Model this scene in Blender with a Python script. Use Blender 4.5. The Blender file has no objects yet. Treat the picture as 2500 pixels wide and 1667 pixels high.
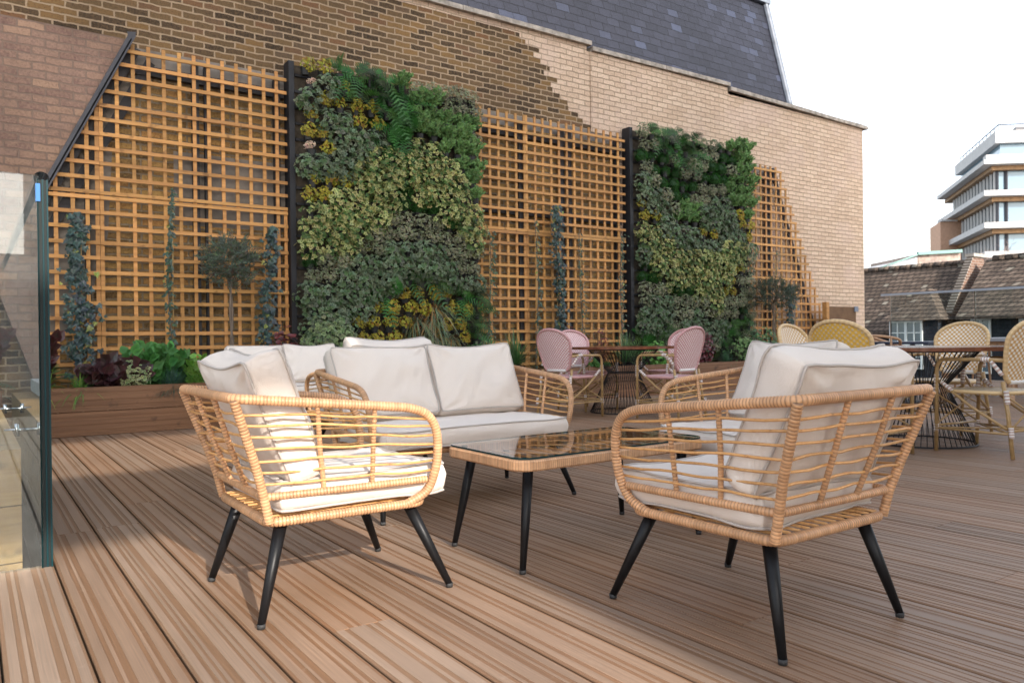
import bpy, math, random
import numpy as np
from mathutils import Vector, Matrix, noise
R = math.radians
PI = math.pi
sc = bpy.context.scene
col = sc.collection
rnd = random.Random(7)

# ------------------------------------------------------------------ helpers
class MB:
    def __init__(s):
        s.v = []; s.f = []; s.c = []; s.n = 0
    def add(s, verts, faces, color=(1, 1, 1)):
        verts = np.asarray(verts, dtype=float).reshape(-1, 3)
        m = len(verts)
        c = np.asarray(color, dtype=float)
        if c.ndim == 1: c = np.tile(c, (m, 1))
        s.v.append(verts); s.c.append(c)
        n = s.n
        s.f.extend([tuple(i + n for i in f) for f in faces])
        s.n += m
    def box(s, x0, x1, y0, y1, z0, z1, color=(1, 1, 1)):
        v = [(x0,y0,z0),(x1,y0,z0),(x1,y1,z0),(x0,y1,z0),(x0,y0,z1),(x1,y0,z1),(x1,y1,z1),(x0,y1,z1)]
        s.add(v, [(0,3,2,1),(4,5,6,7),(0,1,5,4),(1,2,6,5),(2,3,7,6),(3,0,4,7)], color)
    def bar(s, a, b, w, t, up=(0,0,1), color=(1,1,1)):
        a = Vector(a); b = Vector(b); d = (b-a).normalized(); u = Vector(up)
        sd = d.cross(u).normalized(); u = sd.cross(d)
        v = []
        for p in (a, b):
            for i, j in ((-1,-1),(1,-1),(1,1),(-1,1)):
                v.append(p + sd*(i*w/2) + u*(j*t/2))
        s.add([tuple(q) for q in v], [(0,1,2,3),(7,6,5,4),(0,4,5,1),(1,5,6,2),(2,6,7,3),(3,7,4,0)], color)
    def tube(s, pts, r, sides=8, cap=True, color=(1,1,1), closed=False):
        pts = np.asarray(pts, dtype=float); n = len(pts)
        rr = np.full(n, r) if np.isscalar(r) else np.asarray(r, dtype=float)
        col_ = np.asarray(color, dtype=float)
        tan = np.gradient(pts, axis=0) if not closed else (np.roll(pts,-1,0)-np.roll(pts,1,0))
        tan /= np.linalg.norm(tan, axis=1)[:,None] + 1e-12
        ref = np.array([0,0,1.]) if abs(tan[0][2]) < .9 else np.array([1.,0,0])
        N = np.zeros((n,3)); u = np.cross(tan[0], ref); u /= np.linalg.norm(u); N[0] = u
        for i in range(1, n):
            u = u - tan[i]*(u@tan[i]); u /= np.linalg.norm(u)+1e-12; N[i] = u
        B = np.cross(tan, N)
        a = np.linspace(0, 2*PI, sides, endpoint=False)
        ring = (N[:,None,:]*np.cos(a)[None,:,None] + B[:,None,:]*np.sin(a)[None,:,None])*rr[:,None,None] + pts[:,None,:]
        v = ring.reshape(-1,3)
        f = []
        m = n if closed else n-1
        for i in range(m):
            k = ((i+1) % n)*sides; i0 = i*sides
            for j in range(sides):
                j2 = (j+1) % sides
                f.append((i0+j, i0+j2, k+j2, k+j))
        if col_.ndim == 2: c = np.repeat(col_, sides, axis=0)
        else: c = col_
        if cap and not closed:
            f.append(tuple(range(sides-1,-1,-1))); f.append(tuple((n-1)*sides+j for j in range(sides)))
        s.add(v, f, c)
    def poly_prism(s, pts, y0, y1, color=(1,1,1)):
        # polygon in xz, extruded along y
        n = len(pts)
        v = [(x,y0,z) for x,z in pts] + [(x,y1,z) for x,z in pts]
        f = [tuple(range(n)), tuple(range(2*n-1, n-1, -1))]
        for i in range(n):
            j = (i+1) % n; f.append((j, i, i+n, j+n))
        s.add(v, f, color)
    def build(s, name, mat, parent=None, smooth=False, loc=None):
        me = bpy.data.meshes.new(name)
        v = np.concatenate(s.v); c = np.concatenate(s.c)
        me.from_pydata(v.tolist(), [], s.f)
        at = me.color_attributes.new('Col', 'FLOAT_COLOR', 'POINT')
        at.data.foreach_set('color', np.concatenate([c, np.ones((len(c),1))], 1).ravel().astype(np.float32))
        if smooth: me.polygons.foreach_set('use_smooth', np.ones(len(me.polygons), dtype=bool))
        me.materials.append(mat); me.update()
        o = bpy.data.objects.new(name, me); col.objects.link(o)
        if parent: o.parent = parent
        if loc is not None: o.location = loc
        return o

def tag(o, label=None, cat=None, group=None, kind=None):
    if label: o['label'] = label
    if cat: o['category'] = cat
    if group: o['group'] = group
    if kind: o['kind'] = kind
    return o
def empty(name, loc=(0,0,0), rz=0, label=None, cat=None, group=None):
    o = bpy.data.objects.new(name, None); col.objects.link(o)
    o.empty_display_size = .05
    o.location = loc; o.rotation_euler = (0,0,rz)
    return tag(o, label, cat, group)
def copy_tree(o, parent=None):
    c = o.copy(); col.objects.link(c)
    if parent: c.parent = parent
    for ch in [k for k in kids.get(o.name, [])]: copy_tree2(ch, c)
    return c
kids = {}
def copy_tree2(o, parent):
    c = o.copy(); col.objects.link(c); c.parent = parent
    for ch in o.children: copy_tree2(ch, c)
def dup(o, loc, rz=0, label=None, cat=None, group=None, scale=None):
    c = o.copy(); col.objects.link(c)
    c.location = loc; c.rotation_euler = (0,0,rz)
    if scale: c.scale = scale
    for ch in o.children: copy_tree2(ch, c)
    return tag(c, label, cat, group)

def resample(pts, step):
    pts = np.asarray(pts, dtype=float)
    d = np.linalg.norm(np.diff(pts, axis=0), axis=1); L = np.concatenate([[0], np.cumsum(d)])
    n = max(2, int(round(L[-1]/step))+1)
    t = np.linspace(0, L[-1], n)
    return np.stack([np.interp(t, L, pts[:,i]) for i in range(3)], 1), t
def smooth_path(pts, n=12, closed=False):
    # Catmull-Rom
    P = [np.array(p, dtype=float) for p in pts]; out = []
    m = len(P)
    rng = range(m if closed else m-1)
    for i in rng:
        if closed: p0,p1,p2,p3 = P[(i-1)%m],P[i],P[(i+1)%m],P[(i+2)%m]
        else: p0,p1,p2,p3 = P[max(i-1,0)],P[i],P[i+1],P[min(i+2,m-1)]
        for k in range(n):
            t = k/n
            out.append(.5*((2*p1)+(-p0+p2)*t+(2*p0-5*p1+4*p2-p3)*t*t+(-p0+3*p1-3*p2+p3)*t**3))
    if not closed: out.append(P[-1])
    return np.array(out)
def wrap(mb, pts, r, pitch=.0105, sides=10, amp=.15, closed=False, seed=0, tone=1.0):
    # a cane bound tightly with flat strands: ridged tube, one tint per turn
    p, t = resample(pts, pitch/4)
    rs = np.random.RandomState(seed)
    ph = (t/pitch) % 1.0
    rad = r*(1 - amp + amp*np.sqrt(np.clip(np.sin(PI*ph), 0, 1)))
    k = (t/pitch).astype(int)
    tint = rs.uniform(.84, 1.10, k.max()+2)[k]*tone
    low = 1 + .12*np.sin(t*9+seed)
    edge = .38 + .62*np.clip(np.sin(PI*ph)*2.0, 0, 1)
    c = np.stack([tint*low*edge, tint*low*edge*.98, tint*low*edge*.95], 1)
    mb.tube(p, rad, sides, color=c, closed=False)

# ------------------------------------------------------------------ materials
def newmat(name):
    m = bpy.data.materials.new(name); m.use_nodes = True
    nt = m.node_tree; b = nt.nodes['Principled BSDF']
    return m, nt, b
def N(nt, t, **kw):
    n = nt.nodes.new(t)
    for k, v in kw.items(): setattr(n, k, v)
    return n
def L(nt, a, b): nt.links.new(a, b)
def mixc(nt, fac, a, b, mode='MIX'):
    n = N(nt, 'ShaderNodeMix', data_type='RGBA', blend_type=mode)
    if isinstance(fac, (int,float)): n.inputs[0].default_value = fac
    else: L(nt, fac, n.inputs[0])
    for s, x in ((6, a), (7, b)):
        if isinstance(x, tuple): n.inputs[s].default_value = (*x[:3], 1)
        else: L(nt, x, n.inputs[s])
    return n.outputs[2]
def ramp(nt, fac, stops, interp='LINEAR'):
    n = N(nt, 'ShaderNodeValToRGB'); n.color_ramp.interpolation = interp
    e = n.color_ramp.elements
    while len(e) < len(stops): e.new(.5)
    for i, (p, c) in enumerate(stops):
        e[i].position = p
        e[i].color = (*c, 1) if isinstance(c, tuple) else (c, c, c, 1)
    L(nt, fac, n.inputs[0]); return n.outputs[0]
def texco(nt, scale=(1,1,1), out='Object'):
    tc = N(nt, 'ShaderNodeTexCoord'); mp = N(nt, 'ShaderNodeMapping')
    mp.inputs['Scale'].default_value = scale
    L(nt, tc.outputs[out], mp.inputs[0]); return mp.outputs[0]
def noise_t(nt, vec, scale, detail=4, rough=.55):
    n = N(nt, 'ShaderNodeTexNoise'); n.inputs['Scale'].default_value = scale
    n.inputs['Detail'].default_value = detail; n.inputs['Roughness'].default_value = rough
    if vec is not None: L(nt, vec, n.inputs['Vector'])
    return n.outputs['Fac']
def bump(nt, b, h, strength=.3, dist=.01):
    n = N(nt, 'ShaderNodeBump'); n.inputs['Strength'].default_value = strength; n.inputs['Distance'].default_value = dist
    L(nt, h, n.inputs['Height']); L(nt, n.outputs[0], b.inputs['Normal'])
def vcol(nt):
    a = N(nt, 'ShaderNodeAttribute'); a.attribute_name = 'Col'; return a.outputs['Color']

def m_simple(name, c, rough=.6, metal=0, nscale=0, namt=.25, bmp=0, spec=.5, use_col=False, stretch=(1,1,1)):
    m, nt, b = newmat(name)
    b.inputs['Roughness'].default_value = rough; b.inputs['Metallic'].default_value = metal
    b.inputs['Specular IOR Level'].default_value = spec
    src = None
    if nscale:
        nz = noise_t(nt, texco(nt, stretch), nscale, 5)
        src = ramp(nt, nz, [(.3, tuple(x*(1-namt) for x in c)), (.7, tuple(min(1,x*(1+namt)) for x in c))])
        if bmp: bump(nt, b, nz, bmp, .005)
    if use_col:
        src = mixc(nt, 1.0, src if src else c, vcol(nt), 'MULTIPLY')
    if src: L(nt, src, b.inputs['Base Color'])
    else: b.inputs['Base Color'].default_value = (*c, 1)
    return m

def m_brick(name, stops, mortar, bw=.225, bh=.075, ms=.009, bstr=.6, patch=None, grime=.35, rough=.9, squash=0.0):
    m, nt, b = newmat(name)
    tc = N(nt, 'ShaderNodeTexCoord'); sp = N(nt, 'ShaderNodeSeparateXYZ'); L(nt, tc.outputs['Object'], sp.inputs[0])
    ad = N(nt, 'ShaderNodeMath', operation='ADD'); L(nt, sp.outputs[0], ad.inputs[0]); L(nt, sp.outputs[1], ad.inputs[1])
    # slight waviness of the courses
    wob = noise_t(nt, tc.outputs['Object'], 6.0, 2)
    wm = N(nt, 'ShaderNodeMath', operation='MULTIPLY_ADD'); L(nt, wob, wm.inputs[0]); wm.inputs[1].default_value = .03; L(nt, sp.outputs[2], wm.inputs[2])
    wx = N(nt, 'ShaderNodeMath', operation='MULTIPLY_ADD'); L(nt, noise_t(nt, tc.outputs['Object'], 22.0, 2), wx.inputs[0]); wx.inputs[1].default_value = .022; L(nt, ad.outputs[0], wx.inputs[2])
    w3 = N(nt, 'ShaderNodeMath', operation='MULTIPLY_ADD'); L(nt, noise_t(nt, tc.outputs['Object'], 17.0, 3), w3.inputs[0]); w3.inputs[1].default_value = .014; L(nt, wm.outputs[0], w3.inputs[2]); wm = w3
    cb = N(nt, 'ShaderNodeCombineXYZ'); L(nt, wx.outputs[0], cb.inputs[0]); L(nt, wm.outputs[0], cb.inputs[1])
    br = N(nt, 'ShaderNodeTexBrick'); L(nt, cb.outputs[0], br.inputs['Vector'])
    br.inputs['Scale'].default_value = 1; br.inputs['Brick Width'].default_value = bw; br.inputs['Row Height'].default_value = bh
    br.inputs['Mortar Size'].default_value = ms; br.inputs['Mortar Smooth'].default_value = .25; br.inputs['Bias'].default_value = 0
    br.offset = .5
    br.inputs['Color1'].default_value = (0,0,0,1); br.inputs['Color2'].default_value = (1,1,1,1); br.inputs['Mortar'].default_value = (.5,.5,.5,1)
    c = ramp(nt, br.outputs['Color'], stops)
    nz = noise_t(nt, tc.outputs['Object'], 38, 5, .65)
    c = mixc(nt, ramp(nt, nz, [(.35, 0.0), (.75, .55)]), c, tuple(min(1, x*1.5) for x in stops[len(stops)//2][1]))
    c = mixc(nt, ramp(nt, noise_t(nt, tc.outputs['Object'], 60, 4), [(.5, 0.0), (.8, .6)]), c, tuple(x*.5 for x in stops[0][1]))
    fn = noise_t(nt, tc.outputs['Object'], 25, 3)
    mc = mixc(nt, fn, tuple(x*.8 for x in mortar), tuple(min(1, x*1.12) for x in mortar))
    c = mixc(nt, br.outputs['Fac'], c, mc)
    if patch:
        pf = ramp(nt, noise_t(nt, tc.outputs['Object'], 1.1, 4), [(.50, 0.0), (.68, .55)])
        c = mixc(nt, pf, c, patch)
    g = ramp(nt, noise_t(nt, tc.outputs['Object'], .7, 5), [(.3, 1-grime), (.65, 1.0)])
    c = mixc(nt, 1.0, c, g, 'MULTIPLY')
    L(nt, c, b.inputs['Base Color']); b.inputs['Roughness'].default_value = rough
    b.inputs['Specular IOR Level'].default_value = .25
    inv = N(nt, 'ShaderNodeMath', operation='SUBTRACT'); inv.inputs[0].default_value = 1; L(nt, br.outputs['Fac'], inv.inputs[1])
    hh = N(nt, 'ShaderNodeMath', operation='MULTIPLY_ADD'); L(nt, nz, hh.inputs[0]); hh.inputs[1].default_value = .5; L(nt, inv.outputs[0], hh.inputs[2])
    bump(nt, b, hh.outputs[0], bstr, .012)
    return m

M = {}
M['stock'] = m_brick('stock_brick', [(0,(.026,.019,.014)),(.22,(.062,.041,.026)),(.42,(.125,.078,.040)),(.62,(.17,.105,.05)),(.8,(.26,.145,.055)),(.92,(.11,.075,.05)),(1,(.22,.10,.045))], (.43,.31,.20), bw=.225, bh=.0755, ms=.010, bstr=.9, grime=.3)
M['ochre'] = m_brick('ochre_stock_brick', [(0,(.10,.06,.03)),(.3,(.23,.14,.06)),(.6,(.38,.23,.08)),(1,(.40,.20,.07))], (.30,.23,.15), bw=.235, bh=.079, ms=.011, bstr=.9, grime=.4)
M['pale'] = m_brick('pale_brick', [(0,(.52,.37,.26)),(.5,(.60,.44,.32)),(1,(.66,.50,.37))], (.40,.29,.20), bw=.235, bh=.079, ms=.008, bstr=1.0, patch=(.60,.44,.36), grime=.10)
M['pink'] = m_brick('painted_brick', [(0,(.20,.12,.095)),(.5,(.26,.165,.125)),(.85,(.30,.185,.13)),(1,(.38,.24,.16))], (.25,.17,.13), bw=.235, bh=.079, ms=.009, bstr=1.0, grime=.35)
M['housebrick'] = m_brick('house_brick', [(0,(.10,.06,.05)),(.5,(.18,.10,.07)),(1,(.25,.14,.1))], (.35,.3,.25))
M['slatehang'] = m_brick('hung_tiles', [(0,(.018,.02,.028)),(.5,(.028,.032,.042)),(1,(.045,.05,.065))], (.012,.013,.018), bw=.18, bh=.11, ms=.006)
M['slate'] = m_brick('roof_slate', [(0,(.013,.014,.022)),(.5,(.018,.019,.030)),(.88,(.025,.027,.042)),(1,(.05,.06,.10))], (.007,.007,.011), bw=.27, bh=.135, ms=.006, bstr=.8, rough=.55, grime=.3)
M['tiles'] = m_brick('clay_roof_tiles', [(0,(.065,.048,.038)),(.5,(.125,.09,.07)),(.9,(.18,.135,.105)),(1,(.34,.31,.25))], (.032,.026,.022), bw=.17, bh=.11, ms=.014, bstr=1.0, grime=.3)
M['stone'] = m_simple('coping_stone', (.36,.31,.26), .9, nscale=9, namt=.45, bmp=.5)
M['lead'] = m_simple('lead_sheet', (.17,.19,.23), .55, nscale=5, namt=.3)
M['flash'] = m_simple('dark_flashing', (.045,.045,.055), .5, nscale=8, namt=.3, bmp=.3)
M['black'] = m_simple('black_powder_coat', (.007,.007,.008), .42, nscale=30, namt=.2, spec=.28)
M['blackmat'] = m_simple('black_frame', (.012,.012,.015), .6)
M['rubber'] = m_simple('rubber_foot', (.03,.03,.03), .7)
M['render'] = m_simple('grey_render', (.20,.17,.14), .9, nscale=4, namt=.35, bmp=.3)
M['batten'] = m_simple('dark_batten', (.035,.032,.034), .7, nscale=8, namt=.3)
M['soil'] = m_simple('soil', (.03,.02,.014), 1, nscale=30, namt=.5, bmp=1)
M['felt'] = m_simple('planting_felt', (.055,.043,.03), 1, nscale=20, namt=.4)
M['pot'] = m_simple('black_plastic_pot', (.012,.013,.013), .5)
M['steel'] = m_simple('brushed_steel', (.55,.56,.58), .25, metal=1)
M['railpaint'] = m_simple('pale_rail_paint', (.42,.47,.55), .4)
M['stoneslab'] = m_simple('pale_stone_slab', (.52,.54,.56), .45, nscale=8, namt=.12)
M['white'] = m_simple('white_paint', (.75,.75,.74), .5)
M['concrete'] = m_simple('white_concrete', (.50,.485,.47), .8, nscale=2, namt=.08)
M['soffit'] = m_simple('timber_soffit', (.30,.17,.08), .7, nscale=3, namt=.3)
M['corten'] = m_simple('brown_panel', (.16,.085,.04), .8, nscale=6, namt=.2)
M['blueclip'] = m_simple('blue_clip', (.0,.13,.42), .5)
M['renderwall'] = m_simple('pale_render', (.52,.46,.40), .9, nscale=2, namt=.1)
M['asphalt'] = m_simple('asphalt', (.05,.05,.05), .95, nscale=1, namt=.3)
M['bark'] = m_simple('bark', (.16,.12,.09), .95, nscale=30, namt=.4, bmp=.6, stretch=(1,1,.2))
M['cane'] = m_simple('bamboo_cane', (.42,.27,.10), .6, nscale=20, namt=.3, stretch=(1,1,.1))
M['greytop'] = m_simple('grey_table_top', (.30,.31,.33), .35)
M['greenroof'] = m_simple('green_copper', (.18,.30,.27), .8)

# deck boards: vertex colour carries the board tint and the ribbed / smooth bands
m, nt, b = newmat('deck_boards')
v = texco(nt, (150, 1.4, 1)); nz = noise_t(nt, v, 1.6, 7, .62)
v2 = texco(nt, (1, .35, 1)); nz2 = noise_t(nt, v2, 2.2, 4)
c = mixc(nt, 1.0, vcol(nt), ramp(nt, nz, [(.25, .70), (.72, 1.18)]), 'MULTIPLY')
c = mixc(nt, 1.0, c, ramp(nt, nz2, [(.3, .84), (.7, 1.10)]), 'MULTIPLY')
v3 = texco(nt, (1,1,1)); c = mixc(nt, ramp(nt, noise_t(nt, v3, 14, 5, .7), [(.60, 0.0), (.80, .28)]), c, (.42,.35,.28))
L(nt, c, b.inputs['Base Color']); b.inputs['Roughness'].default_value = .62
L(nt, ramp(nt, nz, [(.3,.42),(.7,.66)]), b.inputs['Roughness'])
bump(nt, b, nz, .35, .002)
M['deck'] = m
# timber (planter, tops)
def m_wood(name, c1, c2, axis=0, rough=.6, sc_=1.0, bstr=.2):
    m, nt, b = newmat(name)
    s = [22*sc_]*3; s[axis] = .8*sc_
    nz = noise_t(nt, texco(nt, tuple(s)), 1.5, 6, .6)
    c = ramp(nt, nz, [(.3, c1), (.7, c2)])
    kn = noise_t(nt, texco(nt, (3,3,3)), 3, 2)
    c = mixc(nt, ramp(nt, kn, [(.61, 0.0), (.72, .75)]), c, tuple(x*.45 for x in c1))
    c = mixc(nt, 1.0, c, vcol(nt), 'MULTIPLY')
    L(nt, c, b.inputs['Base Color']); b.inputs['Roughness'].default_value = rough
    bump(nt, b, nz, bstr, .003); return m
M['planterwood'] = m_wood('planter_board', (.15,.068,.030), (.25,.122,.058), 0)
M['lattice'] = m_wood('lattice_timber', (.40,.185,.050), (.60,.305,.098), 0, .65, .7)
M['tabletop'] = m_wood('dining_top', (.13,.045,.022), (.24,.09,.045), 0, .16)
M['boxwood'] = m_wood('clad_box', (.30,.17,.07), (.42,.26,.11), 0)
M['teak'] = m_wood('teak', (.40,.22,.12), (.55,.33,.19), 2)

# rattan
m, nt, b = newmat('rattan')
nz = noise_t(nt, texco(nt), 60, 4)
c = mixc(nt, nz, (.49,.255,.125), (.70,.425,.24))
c = mixc(nt, 1.0, c, vcol(nt), 'MULTIPLY')
L(nt, c, b.inputs['Base Color']); b.inputs['Roughness'].default_value = .38; b.inputs['Specular IOR Level'].default_value = .45
M['rattan'] = m
m, nt, b = newmat('rattan_rod')
nz = noise_t(nt, texco(nt, (1,1,1)), 45, 5, .7)
c = ramp(nt, nz, [(.28,(.30,.13,.045)),(.42,(.60,.31,.11)),(.7,(.70,.40,.17))])
L(nt, mixc(nt, 1.0, c, vcol(nt), 'MULTIPLY'), b.inputs['Base Color']); b.inputs['Roughness'].default_value = .42
M['rod'] = m
# fabric
def m_fabric(name, c):
    m, nt, b = newmat(name)
    w1 = N(nt, 'ShaderNodeTexWave', wave_type='BANDS', bands_direction='X'); w1.inputs['Scale'].default_value = 220
    w2 = N(nt, 'ShaderNodeTexWave', wave_type='BANDS', bands_direction='Z'); w2.inputs['Scale'].default_value = 220
    w1.inputs['Distortion'].default_value = 1.5; w2.inputs['Distortion'].default_value = 1.5
    v = texco(nt); L(nt, v, w1.inputs[0]); L(nt, v, w2.inputs[0])
    a = N(nt, 'ShaderNodeMath', operation='ADD'); L(nt, w1.outputs['Fac'], a.inputs[0]); L(nt, w2.outputs['Fac'], a.inputs[1])
    n1 = noise_t(nt, texco(nt, (1,1,40)), 10, 4); n2 = noise_t(nt, texco(nt, (40,40,1)), 10, 4)
    a2 = N(nt, 'ShaderNodeMath', operation='ADD'); L(nt, n1, a2.inputs[0]); L(nt, n2, a2.inputs[1])
    c0 = ramp(nt, a2.outputs[0], [(.35, tuple(x*.93 for x in c)), (.65, tuple(min(1,x*1.04) for x in c))])
    L(nt, c0, b.inputs['Base Color']); b.inputs['Roughness'].default_value = .92
    b.inputs['Sheen Weight'].default_value = .08; b.inputs['Specular IOR Level'].default_value = .2
    fold = noise_t(nt, texco(nt), 7, 3, .5)
    ad = N(nt, 'ShaderNodeMath', operation='MULTIPLY_ADD'); L(nt, fold, ad.inputs[0]); ad.inputs[1].default_value = 6; L(nt, a.outputs[0], ad.inputs[2])
    bump(nt, b, ad.outputs[0], .5, .0018); return m
M['fabric'] = m_fabric('cushion_fabric', (.80,.712,.635))
M['piping'] = m_fabric('cushion_piping', (.56,.50,.455))
# glass
def m_glass(name, tint=(.90,.96,.95), haze=.0, ior=1.5):
    m, nt, b = newmat(name)
    nt.nodes.remove(b)
    out = nt.nodes['Material Output']
    tr = N(nt, 'ShaderNodeBsdfTransparent'); tr.inputs[0].default_value = (*tint, 1)
    gl = N(nt, 'ShaderNodeBsdfGlossy'); gl.inputs['Roughness'].default_value = .012; gl.inputs[0].default_value = (1,1,1,1)
    fr = N(nt, 'ShaderNodeFresnel'); fr.inputs[0].default_value = ior
    mx = N(nt, 'ShaderNodeMixShader'); L(nt, fr.outputs[0], mx.inputs[0]); L(nt, tr.outputs[0], mx.inputs[1]); L(nt, gl.outputs[0], mx.inputs[2])
    last = mx
    if haze:
        df = N(nt, 'ShaderNodeBsdfDiffuse'); df.inputs[0].default_value = (.75,.78,.80,1)
        sm = ramp(nt, noise_t(nt, texco(nt), 5, 6, .7), [(.45, haze*.35), (.75, haze*2.2)])
        m2 = N(nt, 'ShaderNodeMixShader'); L(nt, sm, m2.inputs[0]); L(nt, mx.outputs[0], m2.inputs[1]); L(nt, df.outputs[0], m2.inputs[2]); last = m2
    L(nt, last.outputs[0], out.inputs[0]); return m
M['glass'] = m_glass('clear_glass', (.93,.97,.96), .028, 1.38)
M['farglass'] = m_glass('balustrade_glass', (.88,.92,.92), 0, 1.35)
M['tableglass'] = m_glass('table_glass', (.95,.98,.97), 0, 1.48)
M['glassedge'] = m_simple('glass_edge', (.004,.035,.042), .35, spec=.15)
M['winglass'] = m_simple('window_glass', (.10,.14,.17), .06, spec=1.0)
M['skyglass'] = m_simple('sky_reflecting_glass', (.16,.24,.30), .12, spec=.35)
# leaves
def m_leaf(name, rough=.5, trans=.25, spec=.4):
    m, nt, b = newmat(name)
    c = vcol(nt)
    inf = N(nt, 'ShaderNodeObjectInfo')
    tint = ramp(nt, inf.outputs['Random'], [(0,(.78,.80,.74)),(1,(1.18,1.16,1.12))])
    c = mixc(nt, 1.0, c, tint, 'MULTIPLY')
    L(nt, c, b.inputs['Base Color']); b.inputs['Roughness'].default_value = rough; b.inputs['Specular IOR Level'].default_value = spec
    tl = N(nt, 'ShaderNodeBsdfTranslucent'); L(nt, c, tl.inputs[0])
    mx = N(nt, 'ShaderNodeMixShader'); mx.inputs[0].default_value = trans
    L(nt, b.outputs[0], mx.inputs[1]); L(nt, tl.outputs[0], mx.inputs[2]); L(nt, mx.outputs[0], nt.nodes['Material Output'].inputs[0])
    return m
M['leaf'] = m_leaf('leaves')
M['gloss'] = m_leaf('glossy_leaves', .32, .12, .5)
# woven resin seats
def m_weave(name, ca, cb, k=150.0, plane='XZ', thr=.15):
    m, nt, b = newmat(name)
    tc = N(nt, 'ShaderNodeTexCoord'); sp = N(nt, 'ShaderNodeSeparateXYZ'); L(nt, tc.outputs['Object'], sp.inputs[0])
    def sn(sock, kk):
        q = N(nt, 'ShaderNodeMath', operation='MULTIPLY'); L(nt, sock, q.inputs[0]); q.inputs[1].default_value = kk
        s_ = N(nt, 'ShaderNodeMath', operation='SINE'); L(nt, q.outputs[0], s_.inputs[0]); return s_.outputs[0]
    a = sn(sp.outputs[0], k); z = sn(sp.outputs[2 if plane == 'XZ' else 1], k)
    mu = N(nt, 'ShaderNodeMath', operation='MULTIPLY'); L(nt, a, mu.inputs[0]); L(nt, z, mu.inputs[1])
    f = ramp(nt, mu.outputs[0], [(thr, 0.0), (thr+.18, 1.0)])
    c = mixc(nt, f, ca, cb); L(nt, c, b.inputs['Base Color']); b.inputs['Roughness'].default_value = .5
    bump(nt, b, mu.outputs[0], .5, .003); return m
M['bamboo_tube'] = m_simple('bamboo_tube', (.42,.265,.115), .35, nscale=25, namt=.22)
M['pinkweave'] = m_weave('pink_weave', (.58,.25,.25), (.84,.76,.74), 200, 'XZ', -.02)
M['pinkseat'] = m_weave('pink_seat_weave', (.60,.30,.31), (.74,.60,.60), 200, 'XY')
M['yelweave'] = m_weave('yellow_weave', (.62,.36,.12), (.88,.80,.70), 165, 'XZ', -.05)
M['yelseat'] = m_weave('yellow_seat_weave', (.66,.46,.20), (.86,.80,.72), 200, 'XY', .0)
M['goldweave'] = m_weave('golden_weave', (.72,.42,.07), (.62,.48,.30), 165, 'XZ', .2)
M['pinkrim'] = m_simple('pink_binding', (.62,.34,.33), .5, use_col=True)
M['yelrim'] = m_simple('straw_binding', (.74,.52,.27), .5, use_col=True)
M['whitebind'] = m_simple('white_binding', (.78,.74,.70), .5, use_col=True)

# ------------------------------------------------------------------ camera (solved from the photograph's vanishing lines)
W_, H_ = 2500., 1667.
CX, CY = 1250., 833.5
a_ = np.array([3950-CX, -(795-CY)]); b_ = np.array([-75-CX, -(845-CY)])
FPX = math.sqrt(-(a_@b_))
Xv = np.array([*a_, FPX]); Yv = np.array([*b_, FPX]); Xv /= np.linalg.norm(Xv); Yv /= np.linalg.norm(Yv)
Zv = np.cross(Yv, Xv)
if Zv[1] < 0: Zv = -Zv
Rw = np.array([Xv, Yv, Zv])      # world = Rw @ (right, up, forward)
right = Rw[:,0]; up = Rw[:,1]; fwd = Rw[:,2]
cam = bpy.data.cameras.new('camera'); co = bpy.data.objects.new('camera', cam); col.objects.link(co)
co.matrix_world = Matrix(((right[0],up[0],-fwd[0],0),(right[1],up[1],-fwd[1],0),(right[2],up[2],-fwd[2],.85),(0,0,0,1)))
cam.sensor_width = 36; cam.lens = FPX/W_*36; cam.clip_start = .05; cam.clip_end = 1200
cam.dof.use_dof = True; cam.dof.focus_distance = 2.7; cam.dof.aperture_fstop = 8.5
sc.camera = co
def on(px, py, ax, val):
    d = Rw @ np.array([px-CX, -(py-CY), FPX]); C = np.array([0,0,.85])
    t = (val-C[ax])/d[ax]; return C + t*d

# ------------------------------------------------------------------ light
SUN_EL, SUN_AZ = R(26), math.atan2(-1.0, -.07)      # towards the sun: over the camera's right shoulder, -Y
w = bpy.data.worlds.new('World'); sc.world = w; w.use_nodes = True
nt = w.node_tree; bg = nt.nodes['Background']
sky = nt.nodes.new('ShaderNodeTexSky'); sky.sky_type = 'NISHITA'; sky.sun_disc = False
sky.sun_elevation = SUN_EL
sd = Vector((math.cos(SUN_AZ)*math.cos(SUN_EL), math.sin(SUN_AZ)*math.cos(SUN_EL), math.sin(SUN_EL)))
sky.sun_rotation = math.atan2(sd.x, sd.y)
sky.air_density = 1.0; sky.dust_density = 1.2; sky.ozone_density = 1.0; sky.altitude = 0
hs = nt.nodes.new('ShaderNodeHueSaturation'); hs.inputs['Saturation'].default_value = .42
nt.links.new(sky.outputs[0], hs.inputs['Color']); nt.links.new(hs.outputs[0], bg.inputs[0]); bg.inputs[1].default_value = .15
sl = bpy.data.lights.new('sun', 'SUN'); sl.energy = 2.0; sl.angle = R(.5); sl.color = (1, .92, .82)
so = bpy.data.objects.new('sun', sl); col.objects.link(so); so.rotation_euler = sd.to_track_quat('Z', 'Y').to_euler()
so.location = (0, -5, 20)
sc.view_settings.view_transform = 'Standard'; sc.view_settings.look = 'None'; sc.view_settings.gamma = 1
sc.view_settings.exposure = 1.72

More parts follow.
